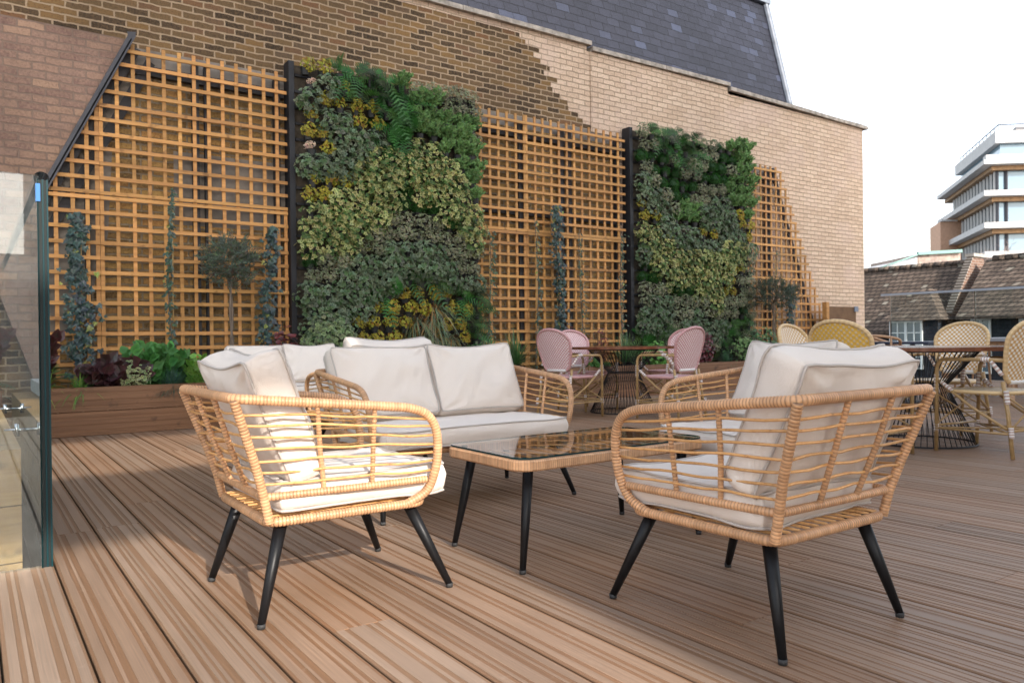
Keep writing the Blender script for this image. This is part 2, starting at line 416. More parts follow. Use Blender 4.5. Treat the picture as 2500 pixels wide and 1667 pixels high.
# ------------------------------------------------------------------ ground and deck
mb = MB(); mb.add([(-400,-400,-9),(500,-400,-9),(500,500,-9),(-400,500,-9)], [(0,1,2,3)])
tag(mb.build('ground', M['asphalt']), kind='structure')
patterns = [
    [(12,'b'),(40,'l'),(15,'b'),(12,'l'),(13,'b'),(52,'l'),(16,'b'),(24,'l'),(10,'b')],
    [(9,'b'),(26,'l'),(14,'b'),(10,'l'),(20,'b'),(44,'l'),(12,'b'),(12,'l'),(14,'b'),(26,'l'),(12,'b')],
    [(8,'b'),(24,'l'),(12,'b'),(10,'l'),(8,'b'),(10,'l'),(22,'b'),(34,'l'),(9,'b'),(12,'l'),(7,'b'),(26,'l'),(14,'b')]]
fine = [
    [(5,'b'),(14,'l'),(6,'b'),(18,'l'),(9,'b'),(7,'l'),(5,'b'),(26,'l'),(8,'b'),(7,'l'),(5,'b'),(16,'l'),(11,'b'),(20,'l'),(6,'b'),(12,'l'),(6,'b')],
    [(8,'b'),(7,'l'),(5,'b'),(22,'l'),(10,'b'),(16,'l'),(5,'b'),(6,'l'),(9,'b'),(24,'l'),(7,'b'),(8,'l'),(5,'b'),(18,'l'),(9,'b'),(12,'l'),(6,'b')]]
mb = MB()
def board(x0, y0, y1, wdt=.194):
    pat = rnd.choice(patterns if x0 < 1.4 else fine+patterns[1:2]); pat = pat[::-1] if rnd.random() < .5 else pat
    tot = sum(p[0] for p in pat); k = wdt/tot
    tone = rnd.uniform(.90, 1.09); warm = rnd.uniform(.93, 1.07)
    L_ = np.array([.31*warm,.204,.137/warm])*tone; B_ = np.array([.235*warm,.128,.068/warm])*tone
    prof = [(x0, -.05, B_*.5), (x0, -.004, B_*.8), (x0+.002, -.0015, B_)]
    x = x0
    for i, (wd, t) in enumerate(pat):
        xe = x + wd*k
        xa = x+.003 if i == 0 else x; xb = xe-.003 if i == len(pat)-1 else xe
        if t == 'l':
            j = rnd.uniform(.92, 1.06)
            prof += [(xa+.0006, 0, L_*j), (xb-.0006, 0, L_*j)]
        else:
            prof += [(xa+.0004, -.0016, B_), (xb-.0004, -.0016, B_)]
        x = xe
    prof += [(x0+wdt, -.004, B_*.8), (x0+wdt, -.05, B_*.5)]
    n = len(prof)
    v = [(p[0], y0, p[1]) for p in prof] + [(p[0], y1, p[1]) for p in prof]
    c = [p[2] for p in prof]*2
    f = [(i, i+1, n+i+1, n+i) for i in range(n-1)] + [tuple(range(n-1,-1,-1)), tuple(range(n, 2*n))]
    mb.add(v, f, np.array(c))
k = -22
while .26+.2*k < 15.2:
    x0 = .26+.2*k+.0035
    yend = 8.30 if x0 >= .26 else 3.50
    y = -7.0 + rnd.uniform(0, 3.4)
    board(x0, -8.0, y)
    while y < yend-.01:
        y2 = min(yend, y+3.6)
        if yend-y2 < .3: y2 = yend
        board(x0, y+.002, y2); y = y2
    k += 1
tag(mb.build('deck', M['deck']), kind='structure')
mb = MB(); mb.box(-5, 15.3, -8, 3.45, -.30, -.055); mb.box(.20, 15.3, 3.451, 8.9, -.30, -.055)
tag(mb.build('deck_base', M['blackmat']), kind='structure')
mb = MB(); mb.box(-5, .19, 3.46, 9.0, -1.2, -1.1)
tag(mb.build('stairwell_floor', M['render']), kind='structure')

# ------------------------------------------------------------------ brick building behind the terrace
WY = 9.05
bld = empty('brick_building', (6, WY, 0), 0, 'long brick building with slate mansard roof rising behind the planted trellis', 'building')
def bpart(mb, name, mat, par=None, smooth=False):
    o = mb.build(name, mat, par or bld, smooth); 
    if (par or bld) is bld: o.location = (-6, -WY, 0)
    return o
mb = MB(); mb.poly_prism([(-6,-1.5),(15.35,-1.5),(15.35,5.14),(11.05,5.20),(11.05,5.27),(7.8,5.25),(7.8,5.33),(-6,5.33)], WY, WY+.35)
bpart(mb, 'wall', M['stock'])
# pale brickwork: toothed edge course by course
edge = [(5.10,6.05),(5.02,6.30),(4.92,6.42),(4.80,6.42),(4.70,6.62),(4.55,6.66),(4.45,6.72),(4.35,6.95),(4.25,7.15),(4.15,7.5),(4.05,7.75),(3.9,8.0)]
pts = [(1288,88),(1313,117),(1308,142),(1337,161),(1337,196),(1342,215),(1362,240),(1391,245),(1396,269),(1416,284),(1445,298)]
ez = []; ex = []
for p in pts:
    q = on(p[0], p[1], 1, WY-.004); ez.append(q[2]); ex.append(q[0])
ez = np.array(ez[::-1]); ex = np.array(ex[::-1])
bnd = []      # (x, z) right-hand polygon, toothed at each course
z = 0.0; left = []
while z < ez[-1]:
    zc = z+.0375
    x = ex[0] if zc < ez[0] else float(np.interp(zc, ez, ex))
    if zc < ez[0]-.05: x = 8.05
    x += rnd.choice((-.17, -.06, -.06, 0, .06, .06, .17))+rnd.uniform(-.03,.03)
    left += [(x, z), (x, z+.075)]; z += .075
topz = z
poly = left + [(2.0, topz), (2.0, topz), (-2, topz+.0)]
mb = MB()
for i in range(0, len(left), 2):
    x, z0 = left[i]; z1 = left[i+1][1]
    mb.add([(x,WY-.006,z0),(15.352,WY-.006,z0),(15.352,WY-.006,z1),(x,WY-.006,z1),(x,WY,z0),(x,WY,z1)], [(0,1,2,3),(4,0,3,5)])
# remaining height up to the coping
x0 = left[-1][0]
for xa, xb, zt in ((-2, 7.8, 5.33), (7.8, 11.05, 5.25), (11.05, 15.352, 5.155)):
    mb.add([(xa,WY-.006,topz),(xb,WY-.006,topz),(xb,WY-.006,zt),(xa,WY-.006,zt)], [(0,1,2,3)])
mb.add([(15.354,WY-.006,0),(15.354,WY+.35,0),(15.354,WY+.35,5.14),(15.354,WY-.006,5.14)], [(0,1,2,3)])
bpart(mb, 'pale_brickwork', M['pale'])
mb = MB(); mb.poly_prism([(7.86,4.02),(8.46,4.02),(8.46,0),(11.06,0),(11.06,5.26),(7.86,5.25)], WY-.024, WY-.008); bpart(mb, 'pale_brickwork', M['pale'])
def coping(xa, xb, za, zb):
    mb = MB(); n = max(1, int((xb-xa)/.75)); 
    for i in range(n):
        a = xa+(xb-xa)*i/n; b = xa+(xb-xa)*(i+1)/n
        z0 = za+(zb-za)*i/n; z1 = za+(zb-za)*(i+1)/n; j = rnd.uniform(-.004,.004)
        y0, y1 = WY-.07+j, WY+.40
        v = [(a+.003,y0,z0),(b-.003,y0,z1),(b-.003,y1,z1),(a+.003,y1,z0),(a+.003,y0,z0+.065),(b-.003,y0,z1+.065),(b-.003,y1,z1+.085),(a+.003,y1,z0+.085)]
        mb.add(v, [(0,3,2,1),(4,5,6,7),(0,1,5,4),(1,2,6,5),(2,3,7,6),(3,0,4,7)])
    bpart(mb, 'coping', M['stone'])
coping(-6, 7.86, 5.332, 5.332); coping(7.87, 11.08, 5.255, 5.275); coping(11.09, 15.46, 5.205, 5.142)
# mansard roof
mb = MB(); rb = [(-6,9.42,5.0),(13.52,9.42,5.0),(13.2,9.85,7.55),(-6,9.85,7.55)]
mb.add(rb, [(0,1,2,3)]); mb.add([(13.52,9.42,5.0),(13.52,14,5.0),(13.2,14,7.55),(13.2,9.85,7.55)], [(0,1,2,3)])
mb.add([(-6,9.85,7.55),(13.2,9.85,7.55),(13.2,14,7.9),(-6,14,7.9)], [(0,1,2,3)])
rf = bpart(mb, 'mansard_roof', M['slate'])
mb = MB(); mb.tube([(13.53,9.40,5.0),(13.21,9.83,7.56)], .055, 8); mb.bar((13.60,9.44,5.0),(13.28,9.87,7.56),.14,.02,(1,0,0)); mb.bar((-6,9.82,7.58),(13.3,9.82,7.58),.12,.10)
mb.build('lead_flashing', M['lead'], rf)
# terrace block below the deck
mb = MB(); mb.box(-5, 15.3, -8, 9.0, -9, -.31)
tag(mb.build('terrace_block', M['render']), 'rendered block under the timber terrace', 'building')

# painted brick wall at the left with its sloping edge and flashing
# slope line: (1.41,4.02) - (0.64,2.42) on the trellis plane
PY = 8.86
FA = on(318, 98, 1, PY); FB = on(112, 455, 1, PY)
sx = (FA[0]-FB[0])/(FA[2]-FB[2])
xb_ = FB[0]-sx*(FB[2]+.2)
lw = empty('painted_wall', (-1, PY, 0), 0, 'pinkish painted brick wall with raking edge left of the first trellis', 'wall')
mb = MB()
tl = on(0, 44, 1, PY)
mb.poly_prism([(-5,-1.2),(max(xb_,-4),-1.2),(FB[0]-.25,FB[2]-.55),(FB[0],FB[2]),(FA[0],FA[2]),(tl[0]-.1,FA[2]+.01),(-5,FA[2]+.01)], PY, WY-.01)
o = mb.build('wall_face', M['pink'], lw); o.location = (1, -PY, 0)
mb = MB()
d_ = Vector((FA[0]-FB[0], 0, FA[2]-FB[2])).normalized()
A3 = Vector(FA)+d_*.05; B3 = Vector(FB)-d_*.6
mb.bar(B3+Vector((.015,-.02,0)), A3+Vector((.015,-.02,0)), .05, .03, (1,0,-.4))
mb.bar(B3+Vector((-.015,-.035,0)), A3+Vector((-.015,-.035,0)), .02, .05, (1,0,-.4))
mb.add([tuple(A3+Vector((-.06,-.05,.02))),tuple(A3+Vector((.03,-.05,.03))),tuple(A3+Vector((-.03,-.04,-.12)))],[(0,2,1)])
o = mb.build('raking_flashing', M['flash'], lw); o.location = (1, -PY, 0)

# ------------------------------------------------------------------ trellises
def clipseg(a, b, poly):
    # clip segment to convex polygon in xz ; returns None or (a,b)
    t0, t1 = 0.0, 1.0; dx, dz = b[0]-a[0], b[1]-a[1]; n = len(poly)
    for i in range(n):
        p, q = poly[i], poly[(i+1) % n]
        nx, nz = -(q[1]-p[1]), q[0]-p[0]           # inward normal for CCW
        den = nx*dx+nz*dz; num = nx*(a[0]-p[0])+nz*(a[1]-p[1])
        if abs(den) < 1e-12:
            if num < 0: return None
            continue
        t = -num/den
        if den > 0: t0 = max(t0, t)
        else: t1 = min(t1, t)
    if t1-t0 <= 1e-4: return None
    return (a[0]+dx*t0, a[1]+dz*t0), (a[0]+dx*t1, a[1]+dz*t1)
TY = 8.90
def panel(poly, xs, zs, parent, off):
    mb = MB(); e = rnd.random
    for x in xs:
        s = clipseg((x,-1),(x,9),poly)
        if s:
            t = rnd.uniform(.72,1.18); j = rnd.uniform(-.004,.004)
            mb.box(x-.0185+j, x+.0185+j, TY+.002, TY+.020, s[0][1], s[1][1]+.015, (t,t*rnd.uniform(.95,1.03),t*.97))
    for z in zs:
        s = clipseg((-1,z),(30,z),poly)
        if s:
            t = rnd.uniform(.74,1.18); j = rnd.uniform(-.003,.003)
            mb.box(s[0][0], s[1][0], TY-.018, TY, z-.0185+j, z+.0185+j, (t,t*rnd.uniform(.95,1.03),t*.97))
    o = mb.build('lattice_panel', M['lattice'], parent); o.location = (-off, -TY, 0); return o
def arange(a, b, n): return [a+(b-a)*i/(n-1) for i in range(n)]
def battens(parent, off, bars, bands):
    mb = MB()
    for x0, x1, z0, z1 in bars: mb.box(x0, x1, TY+.045, TY+.10, z0, z1)
    for x0, x1, z0, z1 in bands: mb.box(x0, x1, TY+.052, TY+.115, z0, z1)
    return mb
# 1
t1 = empty('trellis', (1.8, TY, .5), 0, 'largest timber trellis, with raking left edge, beside the painted brick wall', 'trellis')
def tp(poly, xs, zs, par, base): 
    o = panel(poly, xs, zs, par, 0); o.location = (-base[0], -base[1], -base[2]); return o
bs = (1.8, TY, .5)
xm = on(243, 474, 1, TY)[0]
sl_x = lambda z: FB[0]+.03+(z-FB[2])*sx
tp([(xm+.003,2.38),(3.06,2.38),(3.06,3.97),(sl_x(3.97),3.97),(xm+.003,FB[2]+(xm-FB[0])/sx)], [xm+.02+.152*i for i in range(13)], arange(2.40,3.90,11), t1, bs)
tp([(sl_x(2.38),2.38),(xm,2.38),(xm,FB[2]+(xm-FB[0])/sx)], [.72,.87,1.0,xm-.02], arange(2.40,3.90,11), t1, bs)
tp([(xm+.003,.45),(3.06,.45),(3.06,2.372),(xm+.003,2.372)], [xm+.02+.152*i for i in range(13)]+[3.04], arange(.50,2.35,13), t1, bs)
tp([(.30,.45),(xm,.45),(xm,2.372),(sl_x(2.372),2.372),(.30,2.0)], [.42,.57,.72,.87,1.0,xm-.02], arange(.50,2.35,13), t1, bs)
mb = battens(t1, 0, [(2.03,2.10,.3,3.9),(2.16,2.22,.3,3.9),(2.93,3.0,.3,3.9),(.98,1.03,.3,2.9)], [(1.45,3.05,3.70,3.80)])
mb.bar((.45,TY+.06,2.0),(1.45,TY+.06,3.98),.03,.16,(1,0,0)); mb.bar((.62,TY+.08,1.9),(1.62,TY+.08,3.85),.03,.10,(1,0,0))
o = mb.build('batten', M['batten'], t1); o.location = (-1.8,-TY,-.5)
# 2
t2 = empty('trellis', (7.0, TY, .5), 0, 'middle timber trellis filling the gap between the two green walls', 'trellis')
bs = (7.0, TY, .5); xm2 = on(1286, 600, 1, TY)[0]; zs2 = on(1350, 572, 1, TY)[2]
tp([(5.6,zs2),(xm2,zs2),(xm2,4.02),(5.6,4.02)], [xm2-.02-.147*i for i in range(8)], arange(zs2+.02,3.92,12), t2, bs)
tp([(xm2+.003,zs2),(8.42,zs2),(8.42,4.02),(xm2+.003,4.02)], [xm2+.02+.147*i for i in range(13)], arange(zs2+.02,3.92,12), t2, bs)
tp([(5.6,.45),(xm2,.45),(xm2,zs2-.006),(5.6,zs2-.006)], [xm2-.02-.147*i for i in range(8)], arange(.5,zs2-.025,13), t2, bs)
tp([(xm2+.003,.45),(8.42,.45),(8.42,zs2-.006),(xm2+.003,zs2-.006)], [xm2+.02+.147*i for i in range(13)], arange(.5,zs2-.025,13), t2, bs)
mb = battens(t2, 0, [(6.42,6.52,.3,3.95),(7.17,7.25,.3,3.95),(7.33,7.39,.3,3.95),(8.28,8.36,.3,3.95)], [(5.6,8.4,3.72,3.83),(5.6,8.4,2.62,2.70)])
o = mb.build('batten', M['batten'], t2); o.location = (-7.0,-TY,-.5)
# 3
t3 = empty('trellis', (12.4, TY, .5), 0, 'smallest timber trellis, right of the second green wall, with raking right edge', 'trellis')
bs = (12.4, TY, .5); e0 = on(1904, 412, 1, TY); e1 = on(2018, 790, 1, TY)
tp([(11.2,.45),(14.05,.45),(e0[0],e0[2]),(11.2,e0[2])], [11.35+.147*i for i in range(19)], arange(.55,3.88,23), t3, bs)
mb = MB(); dd = Vector((e1[0]-e0[0],0,e1[2]-e0[2])).normalized()
mb = battens(t3, 0, [(12.0,12.1,.3,3.9),(11.3,11.4,.3,3.9)], [(11.2,12.35,3.70,3.80)])
mb.bar((e0[0]-.15,TY+.07,e0[2]),(e1[0]-.15,TY+.07,e1[2]-.5),.03,.09,(1,0,0))
o = mb.build('batten', M['batten'], t3); o.location = (-12.4,-TY,-.5)
# grey-brown rendered patches on the wall behind the lattice
mb = MB(); mb.poly_prism([(.3,.2),(8.42,.2),(8.42,3.98),(5.6,3.98),(5.6,.3),(3.1,.3),(3.1,3.98),(1.4,3.98),(.3,1.7)], WY-.009, WY-.001); bpart(mb, 'ochre_brickwork', M['ochre'])
mb = MB(); mb.poly_prism([(.3,.9),(.95,1.0),(1.2,2.0),(1.25,2.9),(.3,2.9)],WY-.012,WY-.001); bpart(mb, 'render_patch', M['render'])
mb = MB(); mb.box(1.85,3.1,WY-.012,WY-.001,2.15,2.95); bpart(mb, 'render_patch', M['render'])
mb = MB(); mb.poly_prism([(.5,2.6),(1.2,2.9),(1.62,3.75),(3.1,3.75),(3.1,4.0),(1.40,4.0)],WY-.014,WY-.001); bpart(mb, 'render_patch', M['render'])
mb = MB(); mb.box(5.6,8.42,WY-.012,WY-.001,3.88,4.05); bpart(mb, 'render_patch', M['render'])
mb = MB(); mb.box(11.2,12.4,WY-.012,WY-.001,3.84,3.98)
bpart(mb, 'render_patch', M['render'])

# ------------------------------------------------------------------ leaf meshes
def leaf_pts(kind, s):
    if kind == 'ivy':
        a = [(0,0),(.32,-.10),(.50,.10),(.34,.28),(.52,.52),(.24,.52),(0,1.0),(-.24,.52),(-.52,.52),(-.34,.28),(-.50,.10),(-.32,-.10)]
    elif kind == 'oval':
        a = [(0,0),(.22,.25),(.27,.55),(.15,.85),(0,1),(-.15,.85),(-.27,.55),(-.22,.25)]
    elif kind == 'narrow':
        a = [(0,0),(.10,.35),(.07,.75),(0,1),(-.07,.75),(-.10,.35)]
    elif kind == 'broad':
        a = [(0,0),(.30,.18),(.38,.48),(.22,.80),(0,1.05),(-.22,.80),(-.38,.48),(-.30,.18)]
    return np.array(a)*s
def add_leaf(mb, pos, d, nrm, size, kind, ci, co_, rs, fold=.12):
    d = Vector(d).normalized(); nrm = Vector(nrm); sd_ = d.cross(nrm)
    if sd_.length < 1e-4: sd_ = d.cross(Vector((.3,.5,.9)))
    sd_.normalize(); nn = sd_.cross(d)
    P = leaf_pts(kind, size); n = len(P)
    cy = P[:,1].mean()
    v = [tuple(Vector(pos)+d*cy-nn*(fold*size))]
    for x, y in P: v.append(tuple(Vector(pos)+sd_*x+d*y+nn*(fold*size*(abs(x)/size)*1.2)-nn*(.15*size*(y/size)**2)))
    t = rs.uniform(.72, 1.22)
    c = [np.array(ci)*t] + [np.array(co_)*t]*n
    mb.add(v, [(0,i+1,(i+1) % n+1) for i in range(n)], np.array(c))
def jit(c, rs, a=.15): return tuple(max(0,x*rs.uniform(1-a,1+a)) for x in c)
def clump(seed, kind, nleaf, rad, cen, size, ci, co_, up=.3, droop=0, alt=None, altp=0, shell=.6):
    rs = random.Random(seed); mb = MB()
    for i in range(nleaf):
        while True:
            p = Vector((rs.uniform(-1,1), rs.uniform(-1,1), rs.uniform(-1,1)))
            if shell < p.length < 1: break
        if p.y > .35: p.y = -p.y
        pos = Vector((p.x*rad[0], p.y*rad[1], p.z*rad[2])) + Vector(cen)
        nrm = (p + Vector((0,-.5,.35)) + Vector((rs.uniform(-.5,.5),rs.uniform(-.5,.5),rs.uniform(-.5,.5)))).normalized()
        d = Vector((rs.uniform(-1,1), rs.uniform(-.6,.2), rs.uniform(-.6,.6)+up-droop)); d = (d - nrm*d.dot(nrm))
        A, B = (ci, co_) if not (alt and rs.random() < altp) else alt
        add_leaf(mb, pos, d, nrm, size*rs.uniform(.65,1.2), kind, jit(A, rs), jit(B, rs), rs)
    return mb
def sprigs(seed, n, length, kind, size, ci, co_, spread=1.0, perl=9, up=.6, cen=(0,-.05,0), lean=(0,-.6,0)):
    # upright leafy stems
    rs = random.Random(seed); mb = MB()
    for i in range(n):
        base = Vector(cen)+Vector((rs.uniform(-.06,.06), rs.uniform(-.04,.02), rs.uniform(-.03,.03)))
        d = Vector((rs.uniform(-1,1)*spread, rs.uniform(-.8,.1)*spread, up+rs.uniform(-.2,.4))) + Vector(lean)*rs.random(); d.normalize()
        Ls = length*rs.uniform(.6,1.1)
        for k in range(perl):
            t = (k+1)/perl; p = base + d*Ls*t + Vector((0,0,-.25*Ls*t*t))
            for s in (-1, 1):
                q = Vector((rs.uniform(-1,1), rs.uniform(-1,.4), rs.uniform(-.3,.6)))
                dd_ = (q + d*.5).normalized()
                add_leaf(mb, p, dd_, (rs.uniform(-.4,.4),-1.0,.35), size*rs.uniform(.7,1.15), kind, jit(ci, rs), jit(co_, rs), rs)
    return mb
def fern(seed, n, length, c, cen=(0,-.03,0), spread=1.0, upb=.5, pn=16, wid=.34):
    rs = random.Random(seed); mb = MB(); wallf = spread < 1.5
    for i in range(n):
        az = rs.uniform(-PI, 0) if spread < 1.5 else rs.uniform(-PI, PI)
        el = rs.uniform(-.7, 1.0) if wallf else rs.uniform(-.2, 1.1)*upb+.15
        d = Vector((math.cos(az)*math.cos(el), math.sin(az)*math.cos(el), math.sin(el))); Ls = length*rs.uniform(.7,1.15)
        prev = Vector(cen); cc = tuple(x*rs.uniform(.45,1.5) for x in c)
        side = d.cross(Vector((0,-.9,.5)) if wallf else Vector((0,0,1)))
        side = side.normalized() if side.length > .05 else Vector((1,0,0))
        if wallf: d = (d+Vector((0,.45,0))).normalized()
        for k in range(pn):
            t = (k+1)/pn; p = Vector(cen)+d*Ls*t+Vector((0,0,-.42*Ls*t*t))
            tang = (p-prev).normalized(); nn = side.cross(tang)
            Lp = Ls*wid*math.sin(PI*(.12+.86*t))*.75+.004
            for s in (-1,1):
                dd_ = (side*s + tang*.45 - nn*.1).normalized()
                a = p; b = p+dd_*Lp; wv = tang*Ls/pn*.32
                mb.add([tuple(a-wv),tuple(a+wv),tuple(b+wv*.25),tuple(b-wv*.25)], [(0,1,2,3)], np.array(cc)*rs.uniform(.8,1.2))
            prev = p
    return mb
def blades(seed, n, length, cols, w=.006, cen=(0,0,0), upb=1.0, droop=.8, front=False, seg=6, rad=.03, stiff=False):
    rs = random.Random(seed); mb = MB()
    for i in range(n):
        az = rs.uniform(-PI, 0) if front else rs.uniform(-PI, PI); el = rs.uniform(.15, 1.45)*upb
        d = Vector((math.cos(az)*math.cos(el), math.sin(az)*math.cos(el), math.sin(el))); Ls = length*rs.uniform(.55,1.1)
        b0 = Vector(cen)+Vector((rs.uniform(-rad,rad), rs.uniform(-rad,rad), 0)); side = d.cross(Vector((0,0,1))).normalized()
        v = []; c = jit(rs.choice(cols), rs, .2)
        for k in range(seg+1):
            t = k/seg; p = b0+d*Ls*t+Vector((0,0,-droop*Ls*t*t*math.cos(el)))
            ww = w*(1-t)**.6*(.6+.8*min(1,t*3)) if not stiff else w*(1-t*.9)
            v += [tuple(p-side*ww), tuple(p+side*ww)]
        mb.add(v, [(2*k,2*k+1,2*k+3,2*k+2) for k in range(seg)], c)
    return mb
def dome(seed, n, rad, c, size=.016, cen=(0,-.07,.01)):
    rs = random.Random(seed); mb = MB()
    for i in range(n):
        th = rs.uniform(0,2*PI); z = rs.uniform(-.6,1); r = math.sqrt(1-z*z)
        p = Vector((r*math.cos(th), r*math.sin(th), z))
        if p.y > .3: p.y = -p.y
        q = Vector(cen)+p*rad*rs.uniform(.82,1.05)
        dd_ = (p+Vector((rs.uniform(-.5,.5),rs.uniform(-.5,.5),rs.uniform(-.5,.5)))).normalized()
        add_leaf(mb, q, dd_, (rs.uniform(-1,1),rs.uniform(-1,1),.4), size*rs.uniform(.8,1.6), 'narrow', jit(c, rs, .3), jit(tuple(x*1.4 for x in c), rs, .3), rs)
    # inner core
    mb.tube([tuple(Vector(cen)+Vector((0,0,-rad*.7))),tuple(Vector(cen)),tuple(Vector(cen)+Vector((0,0,rad*.75)))],[rad*.55,rad*.85,rad*.3],10,color=tuple(x*.5 for x in c))
    return mb
SP = {}
def sp(key, f, mat, n=3):
    L_ = []
    for i in range(n):
        mb = f(100+i*17+ord(key[0])); v = np.concatenate(mb.v); c = np.concatenate(mb.c)
        me = bpy.data.meshes.new('foliage'); me.from_pydata(v.tolist(), [], mb.f)
        at = me.color_attributes.new('Col','FLOAT_COLOR','POINT'); at.data.foreach_set('color', np.concatenate([c,np.ones((len(c),1))],1).ravel().astype(np.float32))
        me.materials.append(mat); L_.append(me)
    SP[key] = L_
sp('V', lambda s: clump(s,'ivy',84,(.18,.13,.18),(0,-.12,-.03),.052,(.045,.09,.016),(.54,.53,.22),droop=.5,alt=((.035,.09,.018),(.10,.17,.045)),altp=.35), M['leaf'])
sp('S', lambda s: clump(s,'ivy',95,(.17,.11,.16),(0,-.11,-.02),.050,(.035,.07,.028),(.22,.27,.17),droop=.4,alt=((.04,.09,.03),(.10,.17,.07)),altp=.3), M['leaf'])
sp('Y', lambda s: clump(s,'oval',90,(.095,.085,.10),(0,-.09,.035),.042,(.12,.18,.02),(.46,.38,.04),up=.9,alt=((.22,.11,.02),(.42,.22,.03)),altp=.15), M['leaf'])
sp('E', lambda s: clump(s,'oval',125,(.13,.10,.12),(0,-.10,.02),.040,(.028,.052,.02),(.31,.32,.20),up=.5), M['leaf'])
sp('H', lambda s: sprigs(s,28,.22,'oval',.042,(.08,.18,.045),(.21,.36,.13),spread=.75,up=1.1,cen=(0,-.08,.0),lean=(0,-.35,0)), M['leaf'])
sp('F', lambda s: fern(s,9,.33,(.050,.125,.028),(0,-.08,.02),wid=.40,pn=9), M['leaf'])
sp('M', lambda s: dome(s,420,.10,(.024,.105,.015)), M['leaf'])
sp('G', lambda s: blades(s,110,.42,[(.20,.25,.15),(.26,.30,.2),(.42,.22,.07),(.15,.2,.1)],.004,(0,-.05,0),upb=.8,droop=1.2,front=True), M['leaf'])
sp('P', lambda s: clump(s,'oval',60,(.07,.06,.05),(0,-.08,.05),.03,(.45,.30,.22),(.70,.52,.42),up=.5), M['leaf'])

# cup pot mesh
mb = MB()
ring = [(.0,.0),(.040,-.085),(.058,.0),(.062,.002),(.052,-.004),(.03,-.02)]
n = 12; v = []; f = []
for r_, z_ in ring:
    for i in range(n):
        a = 2*PI*i/n; v.append((r_*math.cos(a), r_*math.sin(a)-.075, z_))
for k in range(1, len(ring)-1):
    for i in range(n):
        j = (i+1) % n; f.append((k*n+i, k*n+j, (k+1)*n+j, (k+1)*n+i))
f.append(tuple(1*n+i for i in range(n-1,-1,-1))); f.append(tuple(5*n+i for i in range(n)))
mb.add(v, f); potob = mb.build('pot', M['pot']); potme = potob.data; bpy.data.objects.remove(potob)

names = {'V':('variegated_ivy','cream-edged ivy'),'S':('silver_ivy','silvery ivy'),'Y':('golden_euonymus','golden shrub'),
 'E':('silver_euonymus','white-edged shrub'),'H':('hebe','fresh green hebe'),'F':('fern','dark green fern'),
 'M':('cushion_moss','dark mossy cushion'),'G':('sedge_grass','drooping sedge'),'P':('stonecrop','pinkish stonecrop')}
g1 = """YYFFFFHEEEEE
PSYFFFFHHEEE
SYYYYFFHHHHH
YSSYYFFHHHHE
YYSSSFFVVHHH
PYSSVVVVVVHH
SSSVVVVVVVVH
YYYVVVMVVVVH
YYVVVVMMMVVV
VVVVVEEEEMVV
VVVVEEEEEEEV
VVVEESSSSEEE
MEESSSSSSSEE
EESSSSFFFSSS
SSSSSFYYYYFF
SSSSYYYYGYYF
SSSYYYYGGYYF
SSEYYYGGGGYF
SSEEYYGGGGEF""".split('\n')
g2 = """EFFFFFEEMHHH
EEFFFFEEMMHH
MMMEFEEMMEHH
EMMMEEMMMHHH
SEMMMMEEEHHH
SSEMMEESSHHH
YSSEHHSSSSYH
YYSHHHSSSSYY
VVSSSSYYSSSY
VVVSSSSSVVVS
SVVVVVVVVVVE
MVVVVVVVVYYE
MMVVVVVVVYEE
EEEMMVVVYYEE
ESSEEEEVEEEE
SSSEESEEEEFE
SSFESSSSSFFF
FFSSSSSSFFEF
FFFSEEEEFFFF""".split('\n')
def components(g):
    seen = {}; comps = []
    for r_ in range(len(g)):
        for c_ in range(len(g[0])):
            if (r_,c_) in seen: continue
            k_ = g[r_][c_]; st = [(r_,c_)]; seen[(r_,c_)] = len(comps); cells = []
            while st:
                a, b = st.pop(); cells.append((a,b))
                for da in (-1,0,1):
                    for db in (-1,0,1):
                        q = (a+da,b+db)
                        if 0 <= q[0] < len(g) and 0 <= q[1] < len(g[0]) and q not in seen and g[q[0]][q[1]] == k_:
                            seen[q] = len(comps); st.append(q)
            comps.append((k_, cells))
    return seen, comps
BR = 0
